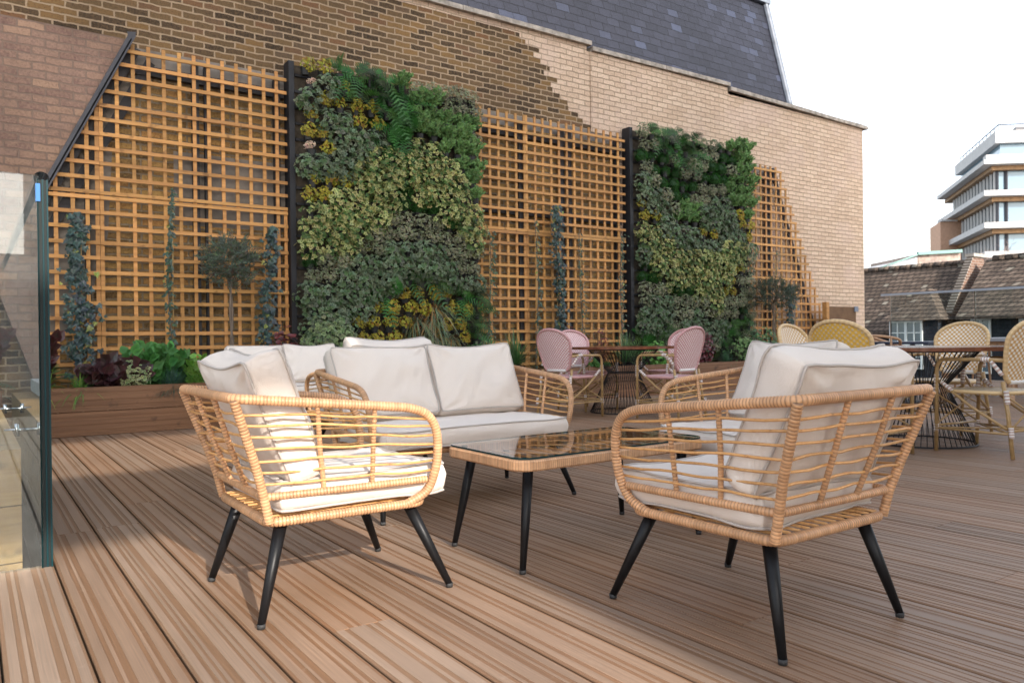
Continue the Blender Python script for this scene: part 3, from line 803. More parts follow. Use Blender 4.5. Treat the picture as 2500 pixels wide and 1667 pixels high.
def green_wall(g, x0, x1, z0, z1, who, postx):
    root = empty('green_wall', ((x0+x1)/2, TY, .5), 0, 'black-framed planted wall panel, '+who, 'green wall')
    ox, oy, oz = (x0+x1)/2, TY, .5
    mb = MB(); mb.box(x0, x1, TY-.02, TY+.10, .45, z1+.05); o = mb.build('backing', M['felt'], root); o.location = (-ox,-oy,-oz)
    mb = MB(); mb.box(postx-.03, postx+.035, TY-.07, TY+.10, .40, z1+.08); o = mb.build('frame_post', M['blackmat'], root); o.location = (-ox,-oy,-oz)
    mb = MB()
    nr, nc = len(g), len(g[0])
    for r_ in range(nr):
        z = z1-(z1-z0)*r_/(nr-1); mb.box(x0+.02, x1, TY-.05, TY-.021, z-.085, z-.055)
    o = mb.build('pot_rail', M['blackmat'], root); o.location = (-ox,-oy,-oz)
    seen, comps = components(g)
    vname = lambda m_: ['top','upper','middle','lower','bottom'][min(4,int(m_/nr*5))]
    hname = lambda m_: ['far left','left','centre','right','far right'][min(4,int((m_+.5)/nc*5))]
    used = {}
    labs = []
    for k_, cells in comps:
        mr = sum(c[0] for c in cells)/len(cells); mc_ = sum(c[1] for c in cells)/len(cells)
        sz = 'broad drift' if len(cells) > 14 else 'patch' if len(cells) > 3 else 'small cluster' if len(cells) > 1 else 'single tuft'
        l = f'{names[k_][1]}, {sz}, {vname(mr)} {hname(mc_)} of the {who.split(",")[0]}'
        if l in used:
            used[l] += 1; l = l.replace(', ', ', '+['second','third','fourth'][min(2,used[l]-2)]+' ', 1)
        used.setdefault(l, 1)
        labs.append(l)
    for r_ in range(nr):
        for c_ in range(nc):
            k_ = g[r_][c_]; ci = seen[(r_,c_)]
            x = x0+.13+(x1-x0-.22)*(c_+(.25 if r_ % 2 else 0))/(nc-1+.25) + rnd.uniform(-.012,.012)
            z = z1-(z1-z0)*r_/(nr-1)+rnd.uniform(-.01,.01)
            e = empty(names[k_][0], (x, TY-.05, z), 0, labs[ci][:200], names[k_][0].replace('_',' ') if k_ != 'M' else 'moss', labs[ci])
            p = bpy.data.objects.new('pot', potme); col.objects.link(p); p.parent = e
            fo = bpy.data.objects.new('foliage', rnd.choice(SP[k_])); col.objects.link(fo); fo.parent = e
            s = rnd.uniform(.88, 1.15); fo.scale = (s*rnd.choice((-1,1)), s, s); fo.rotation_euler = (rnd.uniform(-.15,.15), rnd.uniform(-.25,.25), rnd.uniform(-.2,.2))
green_wall(g1, 3.13, 5.66, .66, 4.04, 'nearer green wall, beside the largest trellis', 3.10)
green_wall(g2, 8.52, 11.36, .66, 4.06, 'farther green wall, behind the pink chairs', 8.50)

# ------------------------------------------------------------------ planter
PF = 8.17
pl = empty('planter', (7, PF, 0), 0, 'long low brown timber planter running along the foot of the trellis wall', 'planter')
for i in range(2):
    mb = MB(); z0 = .004+i*.228
    zz = [z0, z0+.222]; 
    # moulded board face: shallow ribs
    prof = [(0,z0)]; zc = z0
    for w_, dpt in ((.03,0),(.022,.004),(.04,0),(.012,.003),(.05,-.002),(.02,.004),(.03,0),(.018,.002)):
        prof.append((dpt, zc+.001)); zc += w_; prof.append((dpt, zc-.001))
    prof.append((0, zz[1]))
    xa = .22
    while xa < 14.0:
        xb = min(14.0, xa+3.6); t = rnd.uniform(.9,1.08)
        v = [(xa+.001, PF+d_2, z_) for d_2, z_ in prof]+[(xb-.001, PF+d_2, z_) for d_2, z_ in prof]
        n = len(prof); f = [(k_, n+k_, n+k_+1, k_+1) for k_ in range(n-1)]
        mb.add(v, f, (t,t,t)); mb.box(xa+.001, xb-.001, PF+.006, PF+.03, z0, zz[1], (t,t,t)); xa = xb
    mb.box(.22,.24,PF+.03,8.8,z0,zz[1])
    o = mb.build('front_board', M['planterwood'], pl); o.location = (-7,-PF,0)
mb = MB(); mb.box(.24, 13.98, PF+.032, 8.86, .30, .40); o = mb.build('soil', M['soil'], pl); o.location = (-7,-PF,0)

def plant(name, mb, x, y, z, label, cat, mat='leaf', stem=None, group=None, rz=0):
    if stem is None:
        o = mb.build(name, M[mat]); o.location = (x,y,z); o.rotation_euler = (0,0,rz); return tag(o, label, cat, group)
    e = empty(name, (x,y,z), rz, label, cat, group)
    mb.build('foliage', M[mat], e); stem.build('stem', M['bark'], e, True); return e
def climber(x, h, wdt, seed, label, nl, size=.055, kind='ivy', ci=(.025,.05,.045), co_=(.05,.085,.08), cane=True, z0=.42, y=8.80, lean=.03):
    rs = random.Random(seed); e = empty('climbing_ivy', (x, y, z0), 0, label, 'climber')
    mb = MB()
    for i in range(nl):
        t = rs.random()**.85; zz = t*h
        ww = wdt*(.45+.55*abs(noise.noise(Vector((seed*3.1, t*6, 0)))+.6))*(1-.55*t**2)
        px_ = rs.gauss(0,.5)*ww+lean*math.sin(t*5+seed); py = -abs(rs.gauss(0,.045))
        nrm = Vector((px_*2+rs.uniform(-.4,.4), -1, rs.uniform(0,.8)))
        d = Vector((rs.uniform(-.8,.8), -.2, -rs.uniform(.1,1)))
        A, B = (ci, co_) if rs.random() > .04 else ((.22,.25,.05),(.3,.3,.08))
        add_leaf(mb, (px_, py, zz), d, nrm, size*rs.uniform(.6,1.2), kind, jit(A,rs,.25), jit(B,rs,.25), rs)
    mb.build('foliage', M['gloss'], e)
    mb = MB()
    mb.tube([(lean*math.sin(t*5+seed), .0, t*h) for t in np.linspace(0,1,14)], [.006*(1-.6*t)+.002 for t in np.linspace(0,1,14)], 6); mb.build('stem', M['bark'], e, True)
    if cane:
        mb = MB(); mb.tube([(.02,.03,-.1),(.03,.03,h*.93)], .006, 6); mb.build('cane', M['cane'], e, True)
climber(.90, 1.75, .17, 1, 'dark lobed ivy climbing the lowest left of the largest trellis', 380, .062)
climber(1.76, 2.08, .055, 2, 'slim small-leaved climber on a cane in the middle of the largest trellis', 230, .05, 'oval', (.03,.06,.035), (.05,.09,.06))
climber(2.80, 1.75, .15, 3, 'dark ivy climbing the right edge of the largest trellis beside the black post', 300, .06)
climber(5.80, 1.9, .08, 4, 'thin climber at the left edge of the middle trellis beside the nearer green wall', 150, .045, 'oval', (.03,.07,.03), (.05,.1,.05))
climber(6.60, 2.15, .05, 5, 'slender climber on a cane, left of the dense ivy on the middle trellis', 150, .045, 'oval', (.03,.065,.035), (.06,.1,.06))
climber(6.98, 2.35, .16, 6, 'dense dark ivy column in the middle of the middle trellis', 420, .065)
climber(7.42, 2.05, .05, 7, 'slender climber on a cane, right of the dense ivy on the middle trellis', 130, .045, 'oval', (.03,.065,.035), (.06,.1,.06))
climber(8.24, 2.05, .07, 8, 'sparse climber at the right edge of the middle trellis', 150, .045, 'oval', (.03,.06,.035), (.05,.09,.05))
climber(12.05, 2.0, .06, 9, 'thin climber reaching halfway up the smallest trellis', 110, .045, 'oval', (.03,.065,.035), (.06,.1,.06))
climber(12.42, 1.35, .22, 10, 'bushy dark ivy at the foot of the smallest trellis', 300, .06)

def olive(x, y, z0, zc, rx, rz_, seed, label):
    rs = random.Random(seed); e = empty('olive_tree', (x,y,z0), 0, label, 'tree')
    h = zc-z0; mb = MB()
    for s in (-.012,.012):
        mb.tube([(s*math.cos(t*9)+.012*math.sin(t*3), s*math.sin(t*9), t*(h-rz_*.6)) for t in np.linspace(0,1,16)], np.linspace(.014,.010,16), 7)
    for i in range(11):
        a = rs.uniform(0,2*PI); q = (math.cos(a)*rx*.7, math.sin(a)*rx*.7, h+rs.uniform(-.4,.8)*rz_)
        mb.tube([(0,0,h-rz_*.7),(q[0]*.35,q[1]*.35,h-rz_*.2),q],[.009,.005,.002],5)
    mb.build('trunk', M['bark'], e, True)
    mb = MB()
    for i in range(300):
        p = Vector((rs.gauss(0,1),rs.gauss(0,1),rs.gauss(0,1))).normalized()*rs.uniform(.45,.95)
        b0 = Vector((p.x*rx,p.y*rx,h+p.z*rz_)); d = (p+Vector((rs.uniform(-.6,.6),rs.uniform(-.6,.6),rs.uniform(-.1,.9)))).normalized()
        for k_ in range(11):
            q = b0+d*.012*k_; s = Vector((rs.uniform(-1,1),rs.uniform(-1,1),rs.uniform(-.3,1)))
            add_leaf(mb, q, s+d*.6, (rs.uniform(-1,1),-.6,.6), rs.uniform(.04,.062), 'narrow', jit((.07,.09,.06),rs,.3), jit((.12,.15,.115),rs,.3), rs)
    mb.build('crown', M['leaf'], e)
olive(2.28, 8.48, .40, 1.70, .26, .24, 21, 'small standard olive tree in front of the largest trellis')
olive(11.55, 8.50, .40, 1.58, .45, .24, 22, 'small standard olive tree in front of the smallest trellis')

G_ = (.06,.13,.035); G2 = (.10,.20,.06)
def bush(seed, r, n, size, kind, ci, co_, h=None, shell=.5):
    h = h or r; mb = clump(seed, kind, n, (r,r*.8,h), (0,0,h*.9), size, ci, co_, up=.5, shell=shell)
    rs = random.Random(seed+5)
    for i in range(26):
        a = rs.uniform(0,2*PI); q = rs.uniform(.5,.95); z_ = rs.uniform(-.3,.95); k_ = math.sqrt(max(.05,1-z_*z_))
        mb.tube([(0,0,-.04),(math.cos(a)*r*q*k_*.4,math.sin(a)*r*.8*q*k_*.4,h*.6),(math.cos(a)*r*q*k_,math.sin(a)*r*.8*q*k_,h*.9+z_*h*.95)],[.006,.004,.002],5,color=(.05,.035,.02))
    return mb
items = [
 (.45, 8.40, 'photinia', lambda s: sprigs(s,30,.52,'broad',.095,(.03,.022,.014),(.07,.02,.022),spread=.45,up=1.3,perl=7,cen=(0,0,0),lean=(0,0,0)), 'deep purple-leaved shrub at the left end of the planter', 'shrub','gloss'),
 (1.12, 8.36, 'heuchera', lambda s: sprigs(s,24,.30,'broad',.10,(.025,.018,.014),(.06,.022,.028),spread=.8,up=.9,perl=4,cen=(0,0,0),lean=(0,0,0)), 'low purple-leaved plant beside the first ivy in the planter', 'plant','gloss'),
 (.55, 8.30, 'grass_tuft', lambda s: blades(s,130,.26,[(.20,.36,.05),(.28,.42,.08)],.0035), 'bright green grass tuft at the left end of the planter', 'grass tuft','leaf'),
 (.85, 8.27, 'grass_tuft', lambda s: blades(s,150,.24,[(.10,.22,.05),(.14,.28,.06)],.0035), 'mid-green grass tuft in front of the first dark ivy', 'grass tuft','leaf'),
 (1.85, 8.62, 'hebe', lambda s: sprigs(s,26,.34,'oval',.05,(.04,.10,.03),(.07,.17,.05),spread=.7,up=1.1,cen=(0,0,0),lean=(0,0,0)), 'dark leafy shrub at the foot of the slim climber', 'shrub','leaf'),
 (2.25, 8.28, 'euonymus', lambda s: bush(s,.15,240,.035,'oval',(.07,.13,.04),(.16,.24,.08),.13), 'low green bush right of the second bright grass tuft', 'shrub','leaf'),
 (.50, 8.62, 'fern', lambda s: fern(s,18,.42,(.04,.11,.03),(0,0,.05),2.0,.9), 'dark fern behind the bright grass at the far left planter end', 'fern','gloss'),
 (1.30, 8.27, 'euonymus', lambda s: bush(s,.14,240,.032,'oval',(.14,.20,.07),(.42,.45,.25),.13), 'small pale variegated bush under the purple leaves at the planter front', 'shrub','leaf'),
 (1.52, 8.50, 'hydrangea', lambda s: sprigs(s,30,.40,'broad',.085,(.04,.14,.03),(.08,.24,.06),spread=.55,up=1.1,perl=6,cen=(0,0,0),lean=(0,0,0)), 'fresh green broad-leaved plant in front of the largest trellis', 'plant','leaf'),
 (1.66, 8.27, 'blue_fescue', lambda s: blades(s,420,.24,[(.04,.10,.07),(.06,.13,.10)],.0022,upb=.95,droop=.5), 'dense blue-green grass mound at the planter front', 'grass tuft','leaf'),
 (1.98, 8.52, 'skimmia', lambda s: sprigs(s,14,.30,'oval',.07,(.07,.17,.03),(.16,.32,.06),spread=.6,up=1.0,cen=(0,0,0),lean=(0,0,0)), 'lime-tipped evergreen right of the broad-leaved plant', 'shrub','gloss'),
 (2.02, 8.27, 'grass_tuft', lambda s: blades(s,130,.22,[(.18,.34,.06),(.12,.25,.05)],.0032), 'bright grass tuft right of the blue-green mound', 'grass tuft','leaf'),
 (2.38, 8.40, 'skimmia', lambda s: sprigs(s,20,.24,'oval',.075,(.05,.15,.035),(.10,.24,.05),spread=1.0,up=.6,cen=(0,0,.02),lean=(0,0,0)), 'dark glossy evergreen under the near olive tree', 'shrub','gloss'),
 (2.70, 8.32, 'fern', lambda s: fern(s,18,.30,(.04,.13,.04),(0,0,.05),2.0,.8), 'spreading fern behind the far pair of white cushions', 'fern','gloss'),
 (2.86, 8.46, 'photinia', lambda s: bush(s,.20,150,.065,'broad',(.09,.02,.025),(.17,.035,.035),.34), 'red-tinted shrub at the black post of the nearer green wall', 'shrub','gloss'),
 (3.35, 8.42, 'ivy_mound', lambda s: bush(s,.34,420,.05,'ivy',(.09,.15,.05),(.30,.36,.18),.42), 'large pale ivy mound spilling from the foot of the nearer green wall', 'shrub','leaf'),
 (3.95, 8.38, 'euonymus', lambda s: bush(s,.28,400,.04,'oval',(.10,.15,.05),(.30,.34,.18),.26), 'low variegated bush below the golden plants of the nearer wall', 'shrub','leaf'),
 (4.55, 8.38, 'sedge_grass', lambda s: blades(s,360,.55,[(.24,.28,.17),(.30,.33,.22),(.46,.24,.07),(.14,.2,.1)],.0045,upb=.95,droop=.9), 'straw and silver sedge clump, middle of the nearer wall foot', 'grass tuft','leaf'),
 (4.95, 8.40, 'sedge_grass', lambda s: blades(s,300,.50,[(.24,.28,.17),(.30,.33,.22),(.46,.24,.07),(.14,.2,.1)],.0045,upb=.95,droop=.9), 'silver sedge clump, right of the straw-coloured one', 'grass tuft','leaf'),
 (5.40, 8.40, 'euonymus', lambda s: bush(s,.24,300,.04,'oval',(.08,.12,.05),(.26,.30,.17),.24), 'variegated bush at the right corner of the nearer green wall foot', 'shrub','leaf'),
 (5.95, 8.42, 'fan_palm', lambda s: blades(s,170,.55,[(.07,.15,.05),(.11,.20,.08)],.010,(0,0,.1),upb=1.0,droop=.25,stiff=True), 'spiky fan palm behind the nearer-left pink chairs', 'palm','gloss'),
 (5.55, 8.30, 'fern', lambda s: fern(s,18,.30,(.04,.13,.04),(0,0,.05),2.0,.8), 'fern below the green wall, left of the fan palm', 'fern','gloss'),
 (6.45, 8.35, 'grass_tuft', lambda s: blades(s,200,.30,[(.06,.14,.05),(.10,.20,.07)],.004), 'dark grass tuft right of the first fan palm', 'grass tuft','leaf'),
 (6.90, 8.45, 'photinia', lambda s: bush(s,.16,100,.07,'narrow',(.16,.025,.03),(.24,.05,.05),.36), 'dark red spiky shrub below the dense ivy column', 'shrub','gloss'),
 (7.48, 8.45, 'photinia', lambda s: bush(s,.15,100,.07,'narrow',(.16,.025,.03),(.24,.05,.05),.34), 'dark red spiky shrub left of the palm behind the pink table', 'shrub','gloss'),
 (7.95, 8.42, 'fan_palm', lambda s: blades(s,190,.50,[(.08,.17,.07),(.14,.24,.11)],.010,(0,0,.1),upb=1.0,droop=.2,stiff=True), 'spiky fan palm right behind the pink dining table', 'palm','gloss'),
 (7.2, 8.33, 'skimmia', lambda s: sprigs(s,18,.2,'oval',.06,(.05,.15,.035),(.10,.24,.05),spread=1.0,up=.6,cen=(0,0,.02),lean=(0,0,0)), 'low evergreen between the two fan palms', 'shrub','gloss'),
 (8.55, 8.38, 'hydrangea', lambda s: bush(s,.24,160,.06,'broad',(.10,.26,.05),(.16,.36,.08),.22), 'lime green bush at the left foot of the farther green wall', 'shrub','leaf'),
 (9.05, 8.36, 'fern', lambda s: fern(s,20,.36,(.05,.15,.05),(0,0,.05),2.0,.8), 'fern at the foot of the farther wall, left side', 'fern','gloss'),
 (9.6, 8.38, 'photinia', lambda s: bush(s,.22,150,.06,'broad',(.10,.02,.025),(.16,.03,.04),.30), 'red-leaved shrub at the foot of the farther wall, centre', 'shrub','gloss'),
 (10.1, 8.34, 'blue_fescue', lambda s: blades(s,300,.30,[(.05,.12,.06),(.07,.15,.08)],.003,droop=.5), 'dark grass mound at the foot of the farther wall', 'grass tuft','leaf'),
 (10.6, 8.38, 'euonymus', lambda s: bush(s,.28,360,.045,'oval',(.10,.20,.05),(.20,.32,.12),.26), 'light green bush near the right foot of the farther wall', 'shrub','leaf'),
 (11.15, 8.38, 'skimmia', lambda s: bush(s,.26,220,.06,'oval',(.05,.12,.04),(.08,.18,.06),.34), 'dark green bush at the right corner of the farther wall foot', 'shrub','gloss'),
 (11.8, 8.34, 'grass_tuft', lambda s: blades(s,260,.30,[(.10,.20,.06),(.14,.26,.08)],.004), 'green grass tuft under the far olive tree', 'grass tuft','leaf'),
 (12.6, 8.36, 'skimmia', lambda s: bush(s,.25,200,.06,'oval',(.05,.12,.04),(.08,.18,.06),.24), 'dark bush in front of the smallest trellis', 'shrub','gloss'),
 (13.15, 8.42, 'photinia', lambda s: bush(s,.2,120,.06,'broad',(.16,.02,.025),(.22,.03,.04),.30), 'crimson-leaved shrub at the far right end of the planter', 'shrub','gloss'),
 (13.55, 8.40, 'fan_palm', lambda s: blades(s,130,.45,[(.07,.17,.05),(.11,.23,.08)],.010,(0,0,.1),droop=.25,stiff=True), 'fan palm at the far right end of the planter', 'palm','gloss'),
]
for i, (x,y,nm,fn,lab,cat,mt) in enumerate(items):
    o = plant(nm, fn(300+i), x, y, .39, lab, cat, mt)
    if x < 2.7: o.scale = (1.25, 1.1, 1.3)

# brown screen panel and its timber post at the right end of the trellis
e = empty('screen_panel', (13.9, 8.6, 0), 0, 'plain brown panel on the deck edge beside the wall corner', 'screen')
A_ = on(2020,748,1,8.6); B_ = on(2087,750,1,8.6)
mb = MB(); mb.box(A_[0], B_[0], 8.58, 8.62, 0, A_[2]); o = mb.build('panel', M['corten'], e); o.location = (-13.9,-8.6,0)
mb = MB(); mb.box(A_[0]-.09, A_[0]-.002, 8.56, 8.65, 0, A_[2]+.08); o = mb.build('post', M['lattice'], e); o.location = (-13.9,-8.6,0)
mb = MB(); mb.box(B_[0]-.07, B_[0]+.06, 8.56, 8.575, A_[2]-.09, A_[2]+.01); o = mb.build('bracket', M['lead'], e); o.location = (-13.9,-8.6,0)

# ------------------------------------------------------------------ lounge furniture
def fillet(pts, r, n=6):
    P = [Vector(p) for p in pts]; out = [P[0]]
    for i in range(1, len(P)-1):
        a, b, c = P[i-1], P[i], P[i+1]
        d1 = (a-b); d2 = (c-b); rr = min(r, d1.length*.49, d2.length*.49)
        p1 = b+d1.normalized()*rr; p2 = b+d2.normalized()*rr
        for k_ in range(n+1):
            t = k_/n; out.append(p1*(1-t)**2+b*2*t*(1-t)+p2*t*t)
    out.append(P[-1]); return [tuple(p) for p in out]
def cushion(cx, w, t, h, org, lean, seed, parent, name, sag=.012, bulge=.035, axis='back', NN=30):
    # org: centre of the cushion, lean: rotation about x; axis 'seat' lies flat
    rs = random.Random(seed); ph = [rs.uniform(0,6.28) for _ in range(8)]
    def surf(u, v, side):
        au, av = abs(u), abs(v)
        # rounded-corner outline with slightly drawn-in sides
        x = w/2*u*(1-.035*(1-v*v)); z = h/2*v*(1-.04*(1-u*u))
        cr = max(0, au-.86)/.14; cz = max(0, av-.86)/.14
        if cr > 0 and cz > 0:
            k_ = 1-.035*cr*cz; x *= k_; z *= k_
        e_ = (1-au**3.2)*(1-av**3.2)
        y = t/2 + bulge*e_**.8*(1.0 if side > 0 else .55)
        # folds radiating from corners and soft dents
        for q, (sx_, sz_) in enumerate(((1,1),(-1,1),(1,-1),(-1,-1))):
            du, dv = (sx_-u), (sz_-v); dd = math.hypot(du,dv)
            an = math.atan2(dv*sz_, du*sx_) if dd > 1e-6 else 0
            y += .008*math.sin(an*8+ph[q])*math.exp(-((dd-.28)/.22)**2)
        nv = noise.noise(Vector((u*1.6+seed, v*1.6, side*3.0)))
        y += .016*nv*min(1,e_*2.5)
        y += .010*noise.noise(Vector((u*4.5+seed+v*1.5, v*1.3, side*2)))*min(1,e_*3)
        z -= sag*(1-u*u)*max(0,v)
        z += .006*math.sin(u*3+ph[4])*max(0,v)**2
        return x, y*side, z
    us = np.linspace(-1,1,NN+1)
    us = np.sign(us)*(1-(1-np.abs(us))**1.25)
    V = []; F = []
    def idx(side, i, j): return side*(NN+1)**2+i*(NN+1)+j
    for side, s in ((0,-1),(1,1)):
        for i in range(NN+1):
            for j in range(NN+1): V.append(surf(us[i], us[j], s))
    for i in range(NN):
        for j in range(NN):
            F.append((idx(0,i,j),idx(0,i+1,j),idx(0,i+1,j+1),idx(0,i,j+1)))
            F.append((idx(1,i,j+1),idx(1,i+1,j+1),idx(1,i+1,j),idx(1,i,j)))
    loop = [(i,0) for i in range(NN)]+[(NN,j) for j in range(NN)]+[(i,NN) for i in range(NN,0,-1)]+[(0,j) for j in range(NN,0,-1)]
    nb = 5; n0 = len(V); m_ = len(loop); rows = [[idx(0,*l) for l in loop]]
    for k_ in range(1, nb):
        row = []
        for q, l in enumerate(loop):
            a = np.array(V[idx(0,*l)]); b = np.array(V[idx(1,*l)]); tt = k_/nb
            p = a*(1-tt)+b*tt; o_ = .013*math.sin(PI*tt)+.010*noise.noise(Vector((q*.25+seed, tt*2, 1)))*math.sin(PI*tt)
            dirv = np.array([us[l[0]]**3, 0, us[l[1]]**3]); dirv /= np.linalg.norm(dirv)+1e-9
            V.append(tuple(p+dirv*o_)); row.append(n0); n0 += 1
        rows.append(row)
    rows.append([idx(1,*l) for l in loop])
    for k_ in range(nb):
        for q in range(m_):
            q2 = (q+1) % m_; F.append((rows[k_][q],rows[k_+1][q],rows[k_+1][q2],rows[k_][q2]))
    c_, s_ = math.cos(lean), math.sin(lean)
    def tf(p):
        x, y, z = p; return (org[0]+x, org[1]+y*c_-z*s_, org[2]+y*s_+z*c_)
    V2 = [tf(p) for p in V]
    mb = MB(); mb.add(V2, F); o = mb.build(name, M['fabric'], parent, True)
    mb = MB()
    for side, s in ((0,-1),(1,1)):
        pts_ = [np.array(V[idx(side,*l)]) for l in loop]
        pts_ = [p+np.array([us[l[0]]**5*.002, s*.0005, us[l[1]]**5*.002]) for p, l in zip(pts_, loop)]
        mb.tube([tf(p) for p in pts_], .0042, 6, closed=True)
    mb.build('piping', M['piping'], o, True)
    return o

def lounge(name, loc, rz, label, cat, ex=0.0, seed=0, group=None, cdy=0.0, cdz=0.0):
    root = empty(name, loc, rz, label, cat, group)
    hx = lambda b: b+ex/2
    wt, wb, wm = hx(.325), hx(.262), hx(.268)
    # key profile (y,z) of a side: top back -> arm -> front curve -> down -> bottom
    sidep = [(-.405,.690),(-.15,.664),(.08,.640),(.165,.628),(.225,.602),(.258,.552),(.268,.48),(.262,.41),(.238,.342),(.17,.305)]
    ws =    [wt, wt+.004, wt+.006, wt+.006, wt+.004, wt, wt-.008, wt-.018, wb+.026, wb+.012]
    side = smooth_path([(ws[i], p[0], p[1]) for i, p in enumerate(sidep)], 8)
    # continuous top rail: left front foot - left arm - back - right arm - right front foot
    Lp = [(-x,y,z) for x,y,z in side][::-1]; Rp = [tuple(p) for p in side]
    full = Lp[:-1] + [(-wt,-.405,.69)] + [(wt,-.405,.69)] + Rp[1:]
    # round the back corners
    i1 = len(Lp)-1
    core = fillet([Lp[-6], (-wt,-.405,.69), (wt,-.405,.69), Rp[5]], .045)
    path = [tuple(p) for p in Lp[:-6]] + core + [tuple(p) for p in Rp[6:]]
    mb = MB(); wrap(mb, path, .0155, seed=seed+1, tone=1.0); mb.build('top_rail', M['rattan'], root, True)
    # base frame
    bp = fillet([(0,-.286,.305),(wb,-.286,.305),(wb+.012,.235,.305),(0,.25,.305)],.05); bp = bp+[(-x,y,z) for x,y,z in bp[::-1]][1:]
    mb = MB(); wrap(mb, bp, .0155, seed=seed+2)
    mb.build('base_frame', M['rattan'], root, True)
    mb = MB()
    for i in range(int(12+ex*18)):      # slats under the cushion
        x = -wb+.03+(2*wb-.06)*i/(11+ex*18)
        mb.tube([(x,-.28,.318),(x,.0,.316),(x,.24,.318)], .0045, 5)
    for y in (-.14,.0,.13): mb.tube([(-wb,y,.309),(wb,y,.309)], .007, 6)
    mb.build('seat_slats', M['rod'], root, True)
    # middle rail
    mp = fillet([(wm+.03,.235,.385),(wm+.018,-.05,.385),(wm,-.300,.385),(0,-.302,.385)],.035); mp = mp+[(-x,y,z) for x,y,z in mp[::-1]][1:]
    mb = MB(); wrap(mb, mp, .0125, seed=seed+3); mb.build('middle_rail', M['rattan'], root, True)
    # back corner posts
    for s in (-1,1):
        mb = MB(); wrap(mb, [(s*wt,-.402,.685),(s*(wm+.02),-.330,.48),(s*wm,-.302,.385),(s*wb,-.284,.305)], .0145, seed=seed+5+s, amp=.16); mb.build('corner_post', M['rattan'], root, True)
    zr = [.425,.462,.499,.536,.573,.610,.642]
    def arm_z(y): return float(np.interp(y, [p[0] for p in sidep[:6]], [p[1] for p in sidep[:6]]))
    def front_y(z):
        zz = [p[1] for p in sidep[2:9]][::-1]; yy = [p[0] for p in sidep[2:9]][::-1]; return float(np.interp(z, zz, yy))
    def side_x(y, z):   # width of the side surface at (y,z)
        f_ = (z-.385)/.30; return wm+.02*((y+.3)/.55)+(wt-wm)*min(1,f_)*(1-.25*max(0,(y+.1)))
    # side stakes
    sty = [(-.155,-.115),(.035,.045)]
    for s in (-1,1):
        for (yt, yb) in sty:
            zt = arm_z(yt); mb = MB()
            wrap(mb, [(s*(wt+.003),yt,zt),(s*side_x((yt+yb)/2,.5),(yt+yb)/2,.51),(s*(side_x(yb,.385)),yb,.388)], .0085, seed=seed+int(yt*100)+s+20, amp=.2, pitch=.011, sides=8); mb.build('stake', M['rattan'], root, True)
    nb = 2 if ex == 0 else 5
    bx = [(-1+2*(i+1)/(nb+1)) for i in range(nb)]
    for i, u in enumerate(bx):
        mb = MB(); wrap(mb, [(u*wt*1.0,-.405,.683),(u*(wt-.02),-.355,.53),(u*wm,-.302,.388)], .0095, seed=seed+40+i, amp=.2, pitch=.011, sides=8); mb.build('stake', M['rattan'], root, True)
    # horizontal canes
    mb = MB(); rs = random.Random(seed+9)
    def bky(z): return -.302-.103*((z-.385)/.30)**1.15
    for k_, z in enumerate(zr):
        t = (z-.385)/.30
        for s in (-1,1):
            y0 = bky(z); 
            # canes fan: nearer the front they bunch below the arm
            zf = .415+(z-.425)*.80; yf = front_y(zf)-.008
            pts_ = []
            for q in np.linspace(0,1,15):
                y = y0+(yf-y0)*q; zz = z+(zf-z)*q**1.4 + .0018*math.sin(q*11+k_*1.7+s)+rs.uniform(-.0008,.0008)
                dip = -.006*math.sin(PI*((q*3) % 1))*(1 if q < .999 else 0)
                pts_.append((s*(side_x(y,zz)+.004+.003*math.sin(q*9.4+k_*PI)), y, zz+dip*.5))
            c_ = rs.uniform(.85,1.1); mb.tube(pts_, .0042, 7, color=(c_,c_,c_))
        wz = wm+(wt-wm)*t
        pts_ = []
        nq = 19 if ex == 0 else 31
        for q in np.linspace(-1,1,nq):
            zz = z + .0025*math.sin(q*8+k_*2.1)+rs.uniform(-.001,.001)
            pts_.append((q*wz, bky(zz)-.004*math.cos(q*9.4+k_*PI)-.002, zz))
        c_ = rs.uniform(.85,1.1); mb.tube(pts_, .0042, 7, color=(c_,c_,c_))
    mb.build('cane_rods', M['rod'], root, True)
    # bindings where canes cross the posts
    # legs
    for s in (-1,1):
        for yt, yf in ((-.235,-.32),(.20,.325)):
            xt = wb-.04; xf = hx(.285)
            mb = MB(); mb.tube([(s*xt,yt,.298),(s*(xt+(xf-xt)*.5),(yt+yf)/2,.155),(s*xf,yf,.012)], [.0205,.0170,.0118], 16); lg = mb.build('leg', M['black'], root, True)
            mb = MB(); mb.tube([(s*xf,yf,.016),(s*xf,yf,.002)], [.0128,.0120], 14); mb.build('foot_cap', M['rubber'], lg, True)
    # cushions
    nC = 1 if ex == 0 else 2
    cushion(0, 2*hx(.268), .088, .575, (0,.035,.379), R(-90)+.0, seed+60, root, 'seat_cushion', sag=0, bulge=.010)
    cw = .565
    for i in range(nC):
        x = 0 if nC == 1 else (-.5+i)*(cw+.012)
        cushion(0, cw, .115, .405, (x,-.262+cdy+rnd.uniform(-.004,.004),.618+cdz), R(24)-cdy*2, seed+70+i*7, root, 'back_cushion', bulge=.042)
    return root
lounge('rattan_armchair', (1.02,2.60,0), -PI/2, 'sunlit rattan armchair at the left end of the glass coffee table', 'armchair', 0, 11, cdy=.03)
lounge('rattan_armchair', (2.0,1.565,0), 0, 'rattan armchair nearest the camera, seen from behind at right', 'armchair', 0, 31)
lounge('rattan_armchair', (3.03,2.38,0), R(80), 'rattan armchair at the right end of the coffee table, half hidden by the nearest chair', 'armchair', 0, 51)
lounge('rattan_armchair', (2.18,4.80,0), 0, 'rattan armchair back to back with the front sofa, only its cushion showing', 'armchair', 0, 71, cdz=.045)
